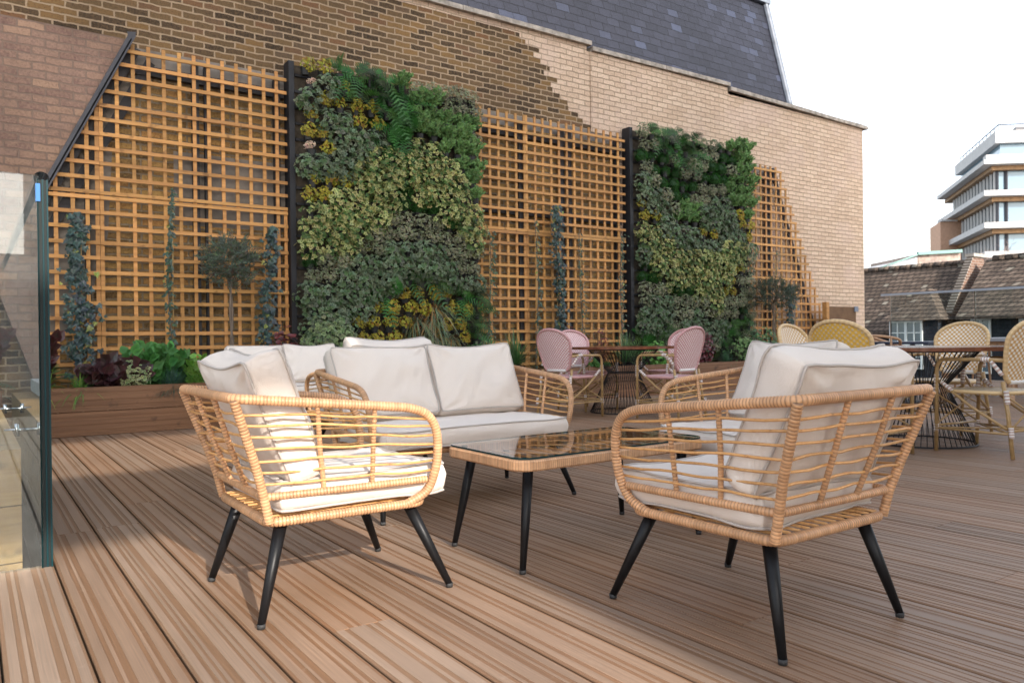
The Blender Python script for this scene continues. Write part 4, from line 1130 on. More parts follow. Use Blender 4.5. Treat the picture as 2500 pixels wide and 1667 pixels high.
lounge('rattan_sofa', (2.125,3.60,0), PI, 'two-seat rattan sofa with two back cushions behind the coffee table', 'sofa', .57, 91)
lounge('rattan_sofa', (2.68,7.72,0), PI, 'farther two-seat rattan sofa standing against the planter', 'sofa', .57, 131)

# coffee table
ct = empty('coffee_table', (2.10,2.52,0), 0, 'low rattan coffee table with a glass top and black splayed legs', 'coffee table')
def rrect(hx_, hy_, r, z, n=6):
    out = []
    for cx_, cy_, a0 in ((hx_-r,hy_-r,0),(-hx_+r,hy_-r,PI/2),(-hx_+r,-hy_+r,PI),(hx_-r,-hy_+r,3*PI/2)):
        for k_ in range(n+1):
            a = a0+PI/2*k_/n; out.append((cx_+r*math.cos(a), cy_+r*math.sin(a), z))
    return out
loop = rrect(.485,.265,.06,.393); loop.append(loop[0])
p_, t_ = resample(loop, .0095/4)
n = len(p_); cen = p_.copy(); tan = np.gradient(p_, axis=0); tan /= np.linalg.norm(tan,axis=1)[:,None]
nrm = np.stack([tan[:,1], -tan[:,0], np.zeros(n)],1)
ph = (t_/.0095) % 1; rs_ = np.random.RandomState(5); kk = (t_/.0095).astype(int)
tint = rs_.uniform(.82,1.12,kk.max()+2)[kk]; ed = .55+.45*np.clip(np.sin(PI*ph)*2.2,0,1)
out_ = .0012*np.sqrt(np.clip(np.sin(PI*ph),0,1))
prof = [(-.030,.018),(.006,.020),(.011,.014),(.012,-.014),(.006,-.020),(-.030,-.018)]
v = []; c = []
for i in range(n):
    for (a, b) in prof:
        s = out_[i] if a > 0 else 0
        v.append(tuple(p_[i]+nrm[i]*(a+s)+np.array([0,0,b*(1+.03*(s>0.0005))]))); c.append(np.array([tint[i]*ed[i]]*3))
f = []; q = len(prof)
for i in range(n-1):
    for j in range(q):
        j2 = (j+1) % q; f.append((i*q+j, i*q+j2, (i+1)*q+j2, (i+1)*q+j))
mb = MB(); mb.add(v, f, np.array(c)); mb.build('apron', M['rattan'], ct, False)
mb = MB(); hz = .4165
top = rrect(.490,.270,.062,hz+.006,8); m_ = len(top); mb.add(top, [tuple(range(m_))]); gl = mb.build('glass_top', M['tableglass'], ct)
mb = MB(); bot = [(x,y,hz) for x,y,z in top]; mb.add(top+bot, [(i,m_+i,m_+(i+1)%m_,(i+1)%m_) for i in range(m_)]); mb.build('glass_edge', M['glassedge'], gl)
for x in (-.43,.0,.43):
    for y in (-.215,.215):
        mb = MB(); mb.tube([(x,y,.405),(x,y,.4155)], .012, 14); mb.build('glass_pad', M['rubber'], ct, True)
for sx_ in (-1,1):
    for sy_ in (-1,1):
        mb = MB(); xt, yt, xf, yf = .405,.195,.468,.24
        mb.tube([(sx_*xt,sy_*yt,.376),(sx_*(xt+xf)/2,sy_*(yt+yf)/2,.19),(sx_*xf,sy_*yf,.012)], [.0205,.017,.0115], 16); lg = mb.build('leg', M['black'], ct, True)
        mb = MB(); mb.tube([(sx_*xf,sy_*yf,.016),(sx_*xf,sy_*yf,.002)], [.0125,.012], 14); mb.build('foot_cap', M['rubber'], lg, True)
mb = MB()
for i in range(13): mb.tube([(-.45+.075*i,-.24,.385),(-.45+.075*i,.24,.385)], .004, 5)
mb.build('under_canes', M['rod'], ct, True)

# ------------------------------------------------------------------ bistro chairs and wire tables
def stripes(mb, a, b, r, n=5):
    a = np.array(a); b = np.array(b)
    L_ = np.linspace(0,1,4*n+1); pts_ = [tuple(a+(b-a)*t) for t in L_]
    c = [((1,1,1) if (i//2) % 2 == 0 else (.62,.42,.36)) for i in range(len(L_))]
    mb.tube(pts_, [r*(1.0+.06*math.sin(i*PI/2)) for i in range(len(L_))], 8, color=np.array(c))
def bistro(name, loc, rz, label, weave, seatw, rim, backw=None, group=None):
    root = empty(name, loc, rz, label, 'dining chair', group)
    # local: faces +y. front legs y .24, back legs y -.24
    tube = M['bamboo_tube']; r = .0135
    for s in (-1,1):
        # arm + front leg in one bent tube
        pts_ = fillet([(s*.215,-.215,.665),(s*.245,-.10,.672),(s*.262,.20,.668),(s*.262,.232,.62),(s*.245,.255,.004)], .055)
        mb = MB(); mb.tube(pts_, r, 10); a = mb.build('arm', tube, root, True)
        mb = MB(); mb.tube([(s*.205,-.20,.52),(s*.210,-.235,.30),(s*.232,-.275,.004)], r, 10); lg = mb.build('leg', tube, root, True)
        mb = MB(); mb.tube([(s*.256,.235,.52),(s*.238,.0,.34),(s*.222,-.235,.20)], .0105, 8)
        mb.tube([(s*.248,.25,.17),(s*.228,-.25,.17)], .0085, 8); mb.build('side_brace', tube, root, True)
        for a_1, b_1, r_1, n_1 in (((s*.2575,.238,.56),(s*.2535,.243,.44),.0165,5),((s*.2475,.250,.20),(s*.2465,.252,.145),.0165,3),
            ((s*.2265,-.262,.215),(s*.229,-.268,.145),.0165,4),((s*.208,-.222,.46),(s*.209,-.232,.37),.0165,4),
            ((s*.238,-.13,.672),(s*.248,-.08,.672),.0165,3),((s*.238,-.14,.66),(s*.212,-.20,.565),.0135,4),((s*.253,.205,.505),(s*.248,.13,.447),.0135,4)):
            mb = MB(); stripes(mb, a_1, b_1, r_1, n_1); mb.build('binding', M['whitebind'], root, True)
    mb = MB()
    mb.tube([(-.246,.25,.19),(.246,.25,.19)], .0085, 8); mb.tube([(-.228,-.265,.19),(.228,-.265,.19)], .0085, 8)
    for s in (-1,1):
        mb.tube([(s*.25,.245,.42),(-s*.24,.252,.20)], .0065, 7); mb.tube([(s*.246,.25,.175),(-s*.228,-.25,.175)], .0065, 7); mb.tube([(s*.212,-.235,.42),(-s*.225,-.26,.20)], .0065, 7)
    mb.build('stretcher', tube, root, True)
    # seat
    mb = MB(); n = 28; out = []
    for i in range(n):
        a = 2*PI*i/n; ca, sa = math.cos(a), math.sin(a)
        out.append((.232*abs(ca)**.62*np.sign(ca), .005+.232*abs(sa)**.62*np.sign(sa), .452))
    v = [(0,0,.446)]+out+[(x*.97,y*.97,.425) for x,y,z in out]
    f = [(0,i+1,(i+1)%n+1) for i in range(n)]+[(i+1,n+i+1,n+(i+1)%n+1,(i+1)%n+1) for i in range(n)]+[tuple(range(2*n,n,-1))]
    mb.add(v,f); mb.build('seat', seatw, root)
    mb = MB(); mb.tube([(x,y,.442) for x,y,z in out], .013, 8, closed=True); mb.build('seat_rim', rim, root, True)
    # back: rounded shell
    def bk(u, v_):   # u -1..1, v 0..1 bottom to top
        z = .515+v_*.435; wd = .165+.065*math.sin(min(1,v_*1.25)*PI/2)
        if v_ > .62: wd *= math.sqrt(max(0,1-((v_-.62)/.38)**2.3))
        if v_ < .10: wd *= (.80+.2*math.sqrt(v_/.10))
        return (u*wd, -.215-.115*v_+.045*(u*wd/.23)**2, z)
    NU, NV = 12, 22; v = []
    for side in (0,1):
        for j in range(NV+1):
            for i in range(NU+1):
                x,y,z = bk(-1+2*i/NU, .001+.998*j/NV); v.append((x,y-(.006 if side else 0),z))
    ff = []; fb = []
    for j in range(NV):
        for i in range(NU):
            a = j*(NU+1)+i; ff.append((a,a+1,a+NU+2,a+NU+1)); m0 = (NU+1)*(NV+1); fb.append((m0+a+NU+1,m0+a+NU+2,m0+a+1,m0+a))
    h = (NU+1)*(NV+1)
    mb = MB(); mb.add(v[:h], ff); bo = mb.build('backrest', weave, root, True)
    mb = MB(); mb.add(v[h:], [tuple(q-h for q in g) for g in fb]); mb.build('back_weave', backw or weave, bo, True)
    edge = [bk(1,t) for t in np.linspace(.0,.985,26)]+[bk(0,.999)]+[bk(-1,t) for t in np.linspace(.985,0,26)]
    mb = MB(); pp, tt = resample(edge, .008); cc = np.array([[1,1,1] if (i//2)%2 else [.86,.84,.84] for i in range(len(pp))])
    mb.tube(pp, [.0155*(1+.05*(i%2)) for i in range(len(pp))], 8, color=cc); mb.build('back_rim', rim, bo, True)
    mb = MB(); mb.tube([bk(u,.0) for u in np.linspace(-1,1,9)], .016, 8); mb.build('lower_rim', M['whitebind'], bo, True)
    return root
P_ = (M['pinkweave'], M['pinkseat'], M['pinkrim'])
Yw = (M['yelweave'], M['yelseat'], M['yelrim'])
pa = bistro('bistro_chair', (5.33,6.53,0), R(-80), 'pink woven bistro chair left of its round table, nearest to the front sofa', *P_)
dup(pa, (6.07,7.10,0), R(180), 'pink woven bistro chair on the planter side of the table, left pair, rear', 'dining chair')
dup(pa, (6.04,5.72,0), R(6), 'pink woven bistro chair on the camera side of the table, its back turned to us', 'dining chair')
dup(pa, (6.98,6.62,0), R(92), 'pink woven bistro chair at the right of the table, mostly hidden by the front one', 'dining chair')
ya = bistro('bistro_chair', (5.22,3.12,0), R(-88), 'yellow woven bistro chair with golden back, behind the right armchairs', *Yw, backw=M['goldweave'])
yb = bistro('bistro_chair', (6.98,3.36,0), R(88), 'straw-coloured woven bistro chair facing us across the round table at right', *Yw)
dup(yb, (5.97,2.57,0), R(-7), 'yellow woven bistro chair cut by the right edge of the picture', 'dining chair')
dup(yb, (6.12,4.02,0), R(184), 'pale bistro chair back peeping out left of the golden one', 'dining chair')

def wire_table(loc, label, rt=.66, z=.755):
    root = empty('wire_table', loc, 0, label, 'dining table')
    mb = MB(); n = 60; 
    # planked round top
    k_ = 9
    for i in range(k_):
        x0 = -rt+2*rt*i/k_; x1 = -rt+2*rt*(i+1)/k_-.003; t = rnd.uniform(.85,1.15)
        xs = np.linspace(x0, x1, 7); up_ = [(x, math.sqrt(max(0,rt*rt-x*x))) for x in xs]
        pts_ = [(x,-y) for x,y in up_]+[(x,y) for x,y in up_[::-1]]; m_ = len(pts_)
        v = [(x,y,z) for x,y in pts_]+[(x,y,z-.028) for x,y in pts_]
        mb.add(v, [tuple(range(m_)), tuple(range(2*m_-1,m_-1,-1))]+[(j,m_+j,m_+(j+1)%m_,(j+1)%m_) for j in range(m_)], (t,t,t))
    mb.build('table_top', M['tabletop'], root)
    def circ(r_, z_, n=48): return [(r_*math.cos(2*PI*i/n), r_*math.sin(2*PI*i/n), z_) for i in range(n)]
    for r_, z_ in ((.38,.010),(.175,.455),(.40,z-.036)):
        mb = MB(); mb.tube(circ(r_,z_), .007, 6, closed=True); mb.build('ring', M['blackmat'], root, True)
    mb = MB()
    for i in range(56):
        a = 2*PI*i/56; a2 = a+.10; 
        mb.tube([(.38*math.cos(a),.38*math.sin(a),.010),(.175*math.cos(a2),.175*math.sin(a2),.455),(.40*math.cos(a2),.40*math.sin(a2),z-.036)], .0032, 5)
    mb.build('wire_base', M['blackmat'], root, True)
wire_table((6.17,6.58,0), 'round dark wood table on a black wire base between the pink chairs', .62)
wire_table((6.12,3.14,0), 'round dark wood table on a black wire base between the yellow chairs', .68)

# ------------------------------------------------------------------ far seating at the right: teak table and bentwood chairs
e = empty('teak_table', (11.2,4.55,0), 0, 'long grey-topped teak table near the glass balustrade', 'dining table')
mb = MB(); mb.box(-1.1,1.1,-.45,.45,.755,.795); mb.build('table_top', M['greytop'], e)
mb = MB(); mb.box(-1.0,1.0,-.38,.38,.68,.754); mb.build('apron', M['teak'], e)
for x in (-1,1):
    for y in (-1,1):
        mb = MB(); mb.bar((x*.96,y*.36,.68),(x*1.03,y*.40,0),.06,.06); mb.build('leg', M['teak'], e)
def bentwood(loc, rz, label):
    root = empty('bentwood_chair', loc, rz, label, 'dining chair'); t = M['teak']
    pts_ = smooth_path([(-.27,.22,.46),(-.29,.22,.66),(-.30,.05,.72),(-.27,-.17,.80),(0,-.25,.84),(.27,-.17,.80),(.30,.05,.72),(.29,.22,.66),(.27,.22,.46)],8)
    mb = MB(); mb.tube(pts_, .017, 8); mb.build('arm_hoop', t, root, True)
    for x in (-1,1):
        for y in (-1,1):
            mb = MB(); mb.tube([(x*.23,y*.20,.46),(x*.27,y*.25,.004)], [.018,.012], 8); mb.build('leg', t, root, True)
        mb = MB(); mb.tube([(x*.20,-.19,.46),(x*.20,-.22,.82)], .013, 7); mb.build('back_post', t, root, True)
    mb = MB(); mb.box(-.25,.25,-.23,.23,.445,.475); mb.build('seat', t, root)
    return root
bw = bentwood((8.9,5.15,0), R(-60), 'bentwood hoop-back chair seen just left of the big straw-coloured chair back')
dup(bw, (9.75,5.45,0), R(200), 'bentwood hoop-back chair farther off, left of the big straw-coloured chair back', 'dining chair')
dup(bw, (11.0,3.75,0), R(0), 'bentwood chair in front of the long teak table at right', 'dining chair')
dup(bw, (11.9,5.25,0), R(180), 'bentwood chair behind the long teak table, its hoop above the top', 'dining chair')
e = empty('side_table', (9.45,4.95,0), 0, 'small dark square table between the far bentwood chairs', 'table')
mb = MB(); mb.box(-.38,.38,-.38,.38,.735,.765); mb.build('table_top', m_simple('navy_top', (.03,.04,.07), .4), e)
mb = MB(); mb.tube([(0,0,.735),(0,0,.03)],.03,10); mb.box(-.22,.22,-.22,.22,.0,.03); mb.build('pedestal', M['blackmat'], e)

# ------------------------------------------------------------------ glass balustrades
# stairwell glass at the left
g = empty('glass_balustrade', (.23,3.463,0), 0, 'tall frameless glass balustrade round the stairwell at the left edge', 'balustrade')
mb = MB(); mb.box(-3.2,-.006,0.0,.012,-.25,1.50); mb.build('glass_pane', M['glass'], g)
mb = MB(); mb.box(-.004,.004,.016,4.6,-.25,1.485); mb.box(.010,.018,.016,4.6,-.25,1.485); mb.build('glass_pane', M['glass'], g)
mb = MB(); 
for x in (-.012,.0045,.0195): mb.box(x,x+.0055,.000,.014,-.30,1.485)
mb.build('glass_edge', M['glassedge'], g)
mb = MB(); mb.box(-.0062,.0042,.002,.012,-.3,1.483); mb.box(.0104,.0192,.002,.012,-.3,1.483); mb.build('laminate', m_simple('glass_laminate', (.02,.026,.026), .5, spec=.1), g)
mb = MB(); 
arc = [(.004+.027*math.cos(a), .027*math.sin(a)+1.488) for a in np.linspace(R(-60), R(215), 16)]
for i in range(15):
    a, b = arc[i], arc[i+1]
    v = [(a[0],0,a[1]),(b[0],0,b[1]),(b[0],4.6,b[1]),(a[0],4.6,a[1])]
    mb.add(v, [(0,1,2,3)])
mb.build('cap_rail', M['steel'], g, True)
mb = MB(); mb.box(-.016,-.001,-.004,.03,1.40,1.468); mb.build('clip', M['blueclip'], g)
for yy, zz in ((.9,.45),(2.4,.45)):
    mb = MB(); mb.tube([(-.10,yy,zz),(.02,yy,zz)],.008,8); mb.tube([(-.05,yy,zz-.03),(-.05,yy,zz+.03)],.011,8); mb.build('standoff', M['steel'], g, True)
# timber-clad box with a pale stone slab in the stairwell
bx_ = empty('clad_box', (-.6,5.5,0), 0, 'golden timber-clad box with a pale stone slab on top, seen through the stair glass', 'planter box')
mb = MB()
for i in range(7): mb.box(-2.2,.76,-1.93,2.4,-1.1+.222*i,-1.1+.222*i+.217,(rnd.uniform(.85,1.1),)*3)
mb.build('cladding', M['boxwood'], bx_)
mb = MB(); mb.box(-2.2,.62,-1.80,2.4,.46,.56); mb.build('stone_slab', M['stoneslab'], bx_)

# far balustrade along the deck edge
g = empty('glass_balustrade', (15.0,3,0), 0, 'far glass balustrade with thin steel handrail in front of the tiled houses', 'balustrade')
mb = MB(); mb.box(-.03,.03,-9,5.47,1.625,1.662); mb.build('handrail', M['railpaint'], g)
y = 5.3
while y > -8:
    mb = MB(); mb.box(-.006,.006,y-1.56,y-.02,.04,1.624); mb.build('glass_pane', M['farglass'], g)
    mb = MB(); mb.box(-.012,.012,y-.018,y-.002,.0,1.624); mb.build('post', M['steel'], g); y -= 1.58

# ------------------------------------------------------------------ tiled houses beyond
HX, RX = 22.0, 23.1
def hp(px, py, X): return on(px, py, 0, X)
zr_ = 2.84; ze = 1.34
h1 = empty('tiled_house', (HX,12.5,0), 0, 'dark house with mossy clay tile roof and hipped dormer beyond the wall corner', 'house')
def hb(mb, n, m, par, ox=HX, oy=12.5, sm=False):
    o = mb.build(n, m, par, sm)
    if par.type == 'EMPTY': o.location = (-ox,-oy,0)
    return o
ys = hp(2322,780,HX)[1]      # party wall line
yL = 24.0
mb = MB(); mb.box(HX+.25, RX+3, ys, yL, -9, ze-.1); hb(mb,'wall',M['slatehang'],h1)
mb = MB(); sl_ = (zr_-ze)/(RX-HX)
mb.add([(HX-.3,ys,ze-.3*sl_),(HX-.3,yL,ze-.3*sl_),(RX,yL,zr_),(RX,ys,zr_)], [(3,2,1,0)]); mb.add([(RX,ys,zr_),(RX,yL,zr_),(RX+4,yL,ze-.5),(RX+4,ys,ze-.5)], [(3,2,1,0)])
mb.add([(HX-.3,ys,ze-.3*sl_-.06),(HX-.3,yL,ze-.3*sl_-.06),(RX,yL,zr_-.06),(RX,ys,zr_-.06)], [(0,1,2,3)])
rf1 = hb(mb,'roof',M['tiles'],h1)
mb = MB(); yy = ys
while yy < yL: mb.tube([(RX,yy+.01,zr_+.02),(RX,yy+.32,zr_+.02)], .085, 8, color=(1,1,1)); yy += .33
rt = mb.build('ridge_tiles', M['tiles'], rf1, True)
# dormer
DX = 21.2
dl = hp(2170,790,DX)[1]; dr = hp(2290,780,DX)[1]; dpk = hp(2228,712,DX+.85); dze = hp(2230,779,DX-.2)[2]
mb = MB(); mb.box(DX, HX+1.2, dr, dl, -2, dze-.01); dw = hb(mb,'dormer_wall',M['slatehang'],h1)
mb = MB(); o_ = .18; yc = (dl+dr)/2
v = [(DX-o_,dr-o_,dze-.03),(DX-o_,dl+o_,dze-.03),(DX+.85,yc,dpk[2]+.05),(DX+1.5,yc,dpk[2]+.05),(HX+1.6,dr-o_,dze+.02),(HX+1.6,dl+o_,dze+.02)]
mb.add(v, [(0,2,1),(0,4,3,2),(1,2,3,5)]); hb(mb,'dormer_roof',M['tiles'],h1)
def window(x, ya, yb, za, zb, nx, nz, par, ox, oy, frame=.05):
    mb = MB(); fy = frame
    mb.box(x-.05,x,ya,yb,zb-fy,zb); mb.box(x-.05,x,ya,yb,za,za+fy); mb.box(x-.05,x,ya,ya+fy,za+fy,zb-fy); mb.box(x-.05,x,yb-fy,yb,za+fy,zb-fy)
    for i in range(1,nx):
        y = ya+(yb-ya)*i/nx; w_ = .035 if (nx % 2 == 0 and i == nx//2) else .014; mb.box(x-.045,x-.004,y-w_,y+w_,za+fy,zb-fy)
    for i in range(1,nz):
        z = za+(zb-za)*i/nz; mb.box(x-.043,x-.006,ya+fy,yb-fy,z-.013,z+.013)
    o = mb.build('window', M['white'], par); o.location = (-ox,-oy,0)
    mb = MB(); mb.box(x-.02,x-.012,ya+.02,yb-.02,za+.02,zb-.02); mb.build('pane', M['winglass'], o)
a = hp(2173,784,DX); b = hp(2253,782,DX)
window(DX, b[1], a[1], -.1, a[2], 4, 4, h1, HX, 12.5)
# party wall upstand between the houses
pw = empty('party_wall', (HX,ys,0), 0, 'raking brick party wall standing above the tiled roofs', 'wall')
mb = MB()
prof = [(HX-.35,ze-2.8),(RX+.5,ze-2.8),(RX+.5,zr_+.12),(RX-.15,zr_+.15),(HX-.3,ze+.05),(HX-.35,ze-.3)]
v = [(x,ys-.15,z) for x,z in prof]+[(x,ys,z) for x,z in prof]; m_ = 6
mb.add(v, [tuple(range(m_)),tuple(range(2*m_-1,m_-1,-1))]+[(j,m_+j,m_+(j+1)%m_,(j+1)%m_) for j in range(m_)])
o = mb.build('wall', M['housebrick'], pw); o.location = (-HX,-ys,0)
mb = MB(); n = 40
for i in range(n):
    t = i/n; x = HX-.34+(RX-.15-HX+.3)*t; z = ze+.04+(zr_+.07-ze)*t; mb.box(x, x+.035, ys-.17, ys+.02, z, z+.05, ((1,1,1) if i % 2 else (.3,.25,.22)))
mb.box(RX-.2,RX+.55,ys-.2,ys+.05,zr_+.16,zr_+.25)
o = mb.build('brick_coping', m_simple('banded_coping', (.34,.30,.26), .9, use_col=True, nscale=9), pw); o.location = (-HX,-ys,0)
# right-hand house
h2 = empty('tiled_house', (HX,6,0), 0, 'dark house with lichen-spotted tile roof at the right edge beyond the balustrade', 'house')
yR = -4.0
mb = MB(); mb.box(HX-.2, RX+3, yR, ys-.43, -9, ze+.02); hb(mb,'wall',M['slatehang'],h2,HX,6)
zr2 = zr_+.05; ex2 = HX-.7; ze2 = hp(2450,772,ex2)[2]
mb = MB(); mb.add([(ex2,ys-.43,ze2),(RX,ys-.43,zr2),(RX,yR,zr2),(ex2,yR,ze2)], [(0,1,2,3)]); mb.add([(ex2,ys-.43,ze2-.05),(RX,ys-.43,zr2-.05),(RX,yR,zr2-.05),(ex2,yR,ze2-.05)], [(3,2,1,0)])
mb.add([(RX,ys-.43,zr2),(RX+4,ys-.43,ze),(RX+4,yR,ze),(RX,yR,zr2)], [(0,1,2,3)]); rf2 = hb(mb,'roof',M['tiles'],h2,HX,6)
mb = MB(); yy = yR
while yy < ys-.8: mb.tube([(RX,yy+.01,zr2+.02),(RX,yy+.32,zr2+.02)], .085, 8); yy += .33
mb.build('ridge_tiles', M['tiles'], rf2, True)
WX = HX-.2
for pa_, pb_, nx in ((2371,2420,2),(2489,2545,2)):
    a = hp(pa_,778,WX); b = hp(pb_,778,WX); window(WX, b[1], a[1], -.2, a[2], nx, 3, h2, HX, 6)

# ------------------------------------------------------------------ far office block, chimney block, low roof, bare trees
def camp(px, py, d):     # point at camera depth d
    c_ = np.array([(px-CX)/FPX*d, -(py-CY)/FPX*d, d]); return np.array([0,0,.85])+Rw@c_
D = 80.0
P0 = camp(2407, 820, D); u1 = Rw@np.array([.317,0,1.0]); u1[2] = 0; u1 /= np.linalg.norm(u1); u2 = Rw@np.array([1,0,-.10]); u2[2] = 0; u2 /= np.linalg.norm(u2)
ob = empty('office_block', (P0[0],P0[1],0), 0, 'modern white office block with stacked overhanging floors behind the houses', 'building')
def slab(mb, L1, L2, z0, z1, inset=0, b1=0, skew=0):
    c0 = np.array([P0[0],P0[1],0])+(u1+u2)*inset
    q = [c0, c0+u2*(L2), c0+u2*(L2)+u1*(L1), c0+u1*(L1)]
    v = [(p[0]-P0[0],p[1]-P0[1],z0) for p in q]+[(p[0]-P0[0],p[1]-P0[1],z1) for p in q]
    mb.add(v, [(0,3,2,1),(4,5,6,7),(0,1,5,4),(1,2,6,5),(2,3,7,6),(3,0,4,7)])
zf = lambda py: .85+(822-py)/FPX*D
L1 = 22.0; L2 = 34.0
levels = [(637,622),(565,551),(486,473),(409,398)]
for (pb, pt) in levels:
    mb = MB(); slab(mb, L1, L2, zf(pb), zf(pt), 0); mb.build('floor_slab', M['concrete'], ob)
    mb = MB(); slab(mb, L1-.6, L2, zf(pb)-.45, zf(pb)-.01, 1.0); mb.build('soffit', M['soffit'], ob)
for (pb, pt) in ((622,565),(551,486),(473,409)):
    mb = MB(); slab(mb, L1-3.0, L2, zf(pb)-.0+.01, zf(pt)-.46, 1.7); gw = mb.build('glazing', M['skyglass'], ob)
    mb = MB(); z0, z1 = zf(pb)+.02, zf(pt)-.47; c0 = np.array([0,0,0])+(u1+u2)*1.7
    for i in range(14):
        p = c0+u1*(.2+i*1.35)-u2*.12; mb = MB(); mb.box(p[0]-.13,p[0]+.13,p[1]-.13,p[1]+.13,z0,z1); mb.build('mullion', M['concrete'], ob)
    for i, s in enumerate((0,.9,3.9,4.5,5.6,9,9.6,13,13.6,17,21)):
        p = c0+u2*s-u1*.1; mb = MB(); mb.box(p[0]-.12,p[0]+.12,p[1]-.12,p[1]+.12,z0,z1); mb.build('mullion', M['flash'], ob)
mb = MB(); slab(mb, L1*.75, L2, zf(398), zf(350), 2.2); mb.build('upper_glazing', M['skyglass'], ob)
mb = MB(); slab(mb, L1*.8, L2, zf(350), zf(320), 1.6)
mb.build('parapet', M['concrete'], ob)
mb = MB(); slab(mb, 1.2, L2*.2, zf(398)+.0, zf(385), .3); mb.build('balcony_front', M['concrete'], ob)
mb = MB(); c0 = (u1+u2)*2.0
for i in range(12):
    p = c0+u1*i*1.45; mb.tube([(p[0],p[1],zf(320)),(p[0],p[1],zf(303))], .05, 5)
a = c0; b = c0+u1*16; mb.tube([(a[0],a[1],zf(303)),(b[0],b[1],zf(303))], .07, 5); a = c0; b = c0+u2*20; mb.tube([(a[0],a[1],zf(303)),(b[0],b[1],zf(303))], .07, 5)
mb.build('roof_railing', M['lead'], ob, True)
mb = MB(); slab(mb, 6, L2*.5, zf(320), zf(295), 4.5); mb.build('plant_room', M['flash'], ob)
# orange-brown block left of it
q = camp(2297,600,95); e = empty('brick_block', (q[0],q[1],0), 0, 'narrow orange brick tower at the left of the white office block', 'building')
mb = MB(); a = camp(2297,655,95)-q; b = camp(2360,655,95)-q
zt = .85+(822-548)/FPX*95
v = [(a[0],a[1],-9),(b[0],b[1],-9),(b[0]+6*u1[0],b[1]+6*u1[1],-9),(a[0]+6*u1[0],a[1]+6*u1[1],-9)]; v += [(x,y,zt) for x,y,_ in v]
mb.add(v, [(0,3,2,1),(4,5,6,7),(0,1,5,4),(1,2,6,5),(2,3,7,6),(3,0,4,7)]); mb.build('wall', m_simple('orange_brick', (.55,.33,.22), .9, nscale=3, namt=.1), e)
mb = MB(); mb.bar((a[0],a[1],zt+.1),(b[0],b[1],zt+.1),.6,.2); mb.build('cornice', M['concrete'], e)
# low green-edged roof
q = camp(2240,650,60); e = empty('low_building', (q[0],q[1],0), 0, 'low building with green-edged flat roof and long white pitched roof behind the ridge', 'building')
def rel(px,py,d): return tuple(camp(px,py,d)-np.array([q[0],q[1],0]))
A1, A2, A3_, A4 = rel(2242,620,60), rel(2345,614,60), rel(2345,700,60), rel(2242,700,60)
off = Rw@np.array([0,0,8.0]); off[2] = 0
sh = lambda p: tuple(np.array(p)+off)
mb = MB(); v = [A1,A2,A3_,A4,sh(A1),sh(A2),sh(A3_),sh(A4)]; mb.add(v, [(0,3,2,1),(4,5,6,7),(0,1,5,4),(1,2,6,5),(2,3,7,6),(3,0,4,7)]); mb.build('wall', m_simple('dull_brick', (.33,.25,.21), .9, nscale=4, namt=.3), e)
mb = MB(); mb.bar(np.array(rel(2240,619,59.8)), np.array(rel(2347,613,59.8)), .3, .25); mb.build('roof_edge', M['greenroof'], e)
B1, B2, B3_, B4 = rel(2130,664,60), rel(2240,628,60), rel(2240,700,60), rel(2130,700,60)
mb = MB(); v = [B1,B2,B3_,B4,sh(B1),sh(B2),sh(B3_),sh(B4)]; mb.add(v, [(0,3,2,1),(4,5,6,7),(0,1,5,4),(1,2,6,5),(2,3,7,6),(3,0,4,7)]); mb.build('pitched_roof', M['concrete'], e)
mb = MB(); mb.tube([np.array(rel(2126,662,59.7)), np.array(rel(2240,622,59.7))], .06, 5)
mb.build('roof_truss', M['greenroof'], e, True)
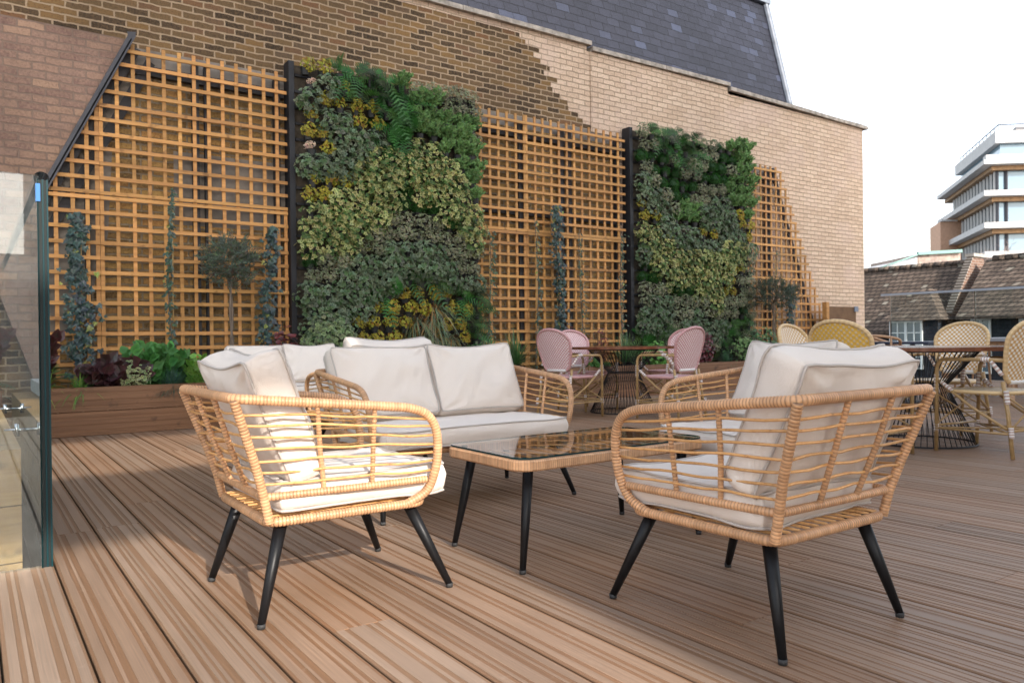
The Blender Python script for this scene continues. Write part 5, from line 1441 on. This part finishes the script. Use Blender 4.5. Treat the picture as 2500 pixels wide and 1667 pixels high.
def bare_tree(px, pb, pt, d, seed, label):
    rs = random.Random(seed); q = camp(px, pb, d); top_ = camp(px, pt, d); hgt = top_[2]+9
    e = empty('bare_tree', (q[0],q[1],-9), 0, label, 'tree')
    mt = MB(); mc = MB()
    def grow(mb, p, d_, ln, r_, dep):
        d_ = d_.normalized(); e_ = p+d_*ln
        mb.tube([tuple(p), tuple((p+e_)/2+Vector((rs.uniform(-.04,.04),rs.uniform(-.04,.04),0))*ln), tuple(e_)], [r_, r_*.8, r_*.6], 4, cap=False)
        if dep == 0: return
        for i in range(3 if dep > 1 else 4):
            nd = d_+Vector((rs.uniform(-.9,.9),rs.uniform(-.9,.9),rs.uniform(-.15,.6))); grow(mc, p+d_*ln*rs.uniform(.5,1), nd, ln*rs.uniform(.55,.8), r_*.55, dep-1)
    mt.tube([(0,0,0),(0,0,hgt*.75)],[.18,.12],6); mt.build('trunk', M['bark'], e, True)
    for i in range(4): grow(mc, Vector((0,0,hgt*(.62+.04*i))), Vector((rs.uniform(-.8,.8),rs.uniform(-.8,.8),1)), hgt*.13, .07, 5)
    mc.build('crown', m_simple('twig', (.30,.23,.20), .9), e)
for i, (px_, pt_, d_) in enumerate(((2262,640,45),(2300,628,45),(2345,615,44),(2385,600,44),(2425,618,46),(2200,655,50),(2465,622,46))):
    bare_tree(px_, 700, pt_, d_, 40+i, ['bare twiggy tree left of the green-edged roof','bare twiggy tree in front of the green-edged roof','bare twiggy tree in front of the orange tower','bare twiggy tree, tallest, by the raking party wall','bare twiggy tree right of the party wall top','faint bare tree above the tiled ridge by the wall corner','bare twiggy tree at the far right, below the office block'][i])

# ------------------------------------------------------------------ added building behind the camera, unseen, blocking sun to shade the terrace
nb_ = empty('added_shade_building', (0,-9,0), 0, 'added pale building behind the viewer, unseen, shading the terrace, with openings for sun patches', 'building')
BY = -9.0; te = math.tan(SUN_EL); XS = .07
def zl(y, h=0): return (y-BY)*te+h
# openings shaped to drop sun patches on the deck (x0,x1,z0,z1)
A = (-7.0-XS*12+.0, 1.62-XS*11.5, zl(-4.0), zl(4.05))
B = (-2.5-XS*16, 2.1-XS*16, zl(5.75), zl(8.05))
X0, X1, ZT = -12.0, 15.5, 14.5
mb = MB()
def wb_(x0,x1,z0,z1): mb.box(x0,x1,-.3,0,z0,z1)
wb_(X0,X1,-9,A[2]); wb_(X0,A[0],A[2],A[3]); wb_(A[1],X1,A[2],A[3]); wb_(X0,X1,A[3],B[2]); wb_(X0,B[0],B[2],B[3]); wb_(B[1],X1,B[2],B[3]); wb_(X0,X1,B[3],ZT)
mb.build('wall', M['renderwall'], nb_)
for xx in (3.5,6.5,9.5,12.5):
    for z_ in (1.2,4.4,7.6,10.8):
        mb = MB(); mb.box(xx-.55,xx+.55,0.002,.05,z_,z_+1.7); w_ = mb.build('window', M['white'], nb_); mb = MB(); mb.box(xx-.48,xx+.48,.051,.06,z_+.07,z_+1.63); mb.build('pane', M['winglass'], w_)
print('objects', len(bpy.data.objects))
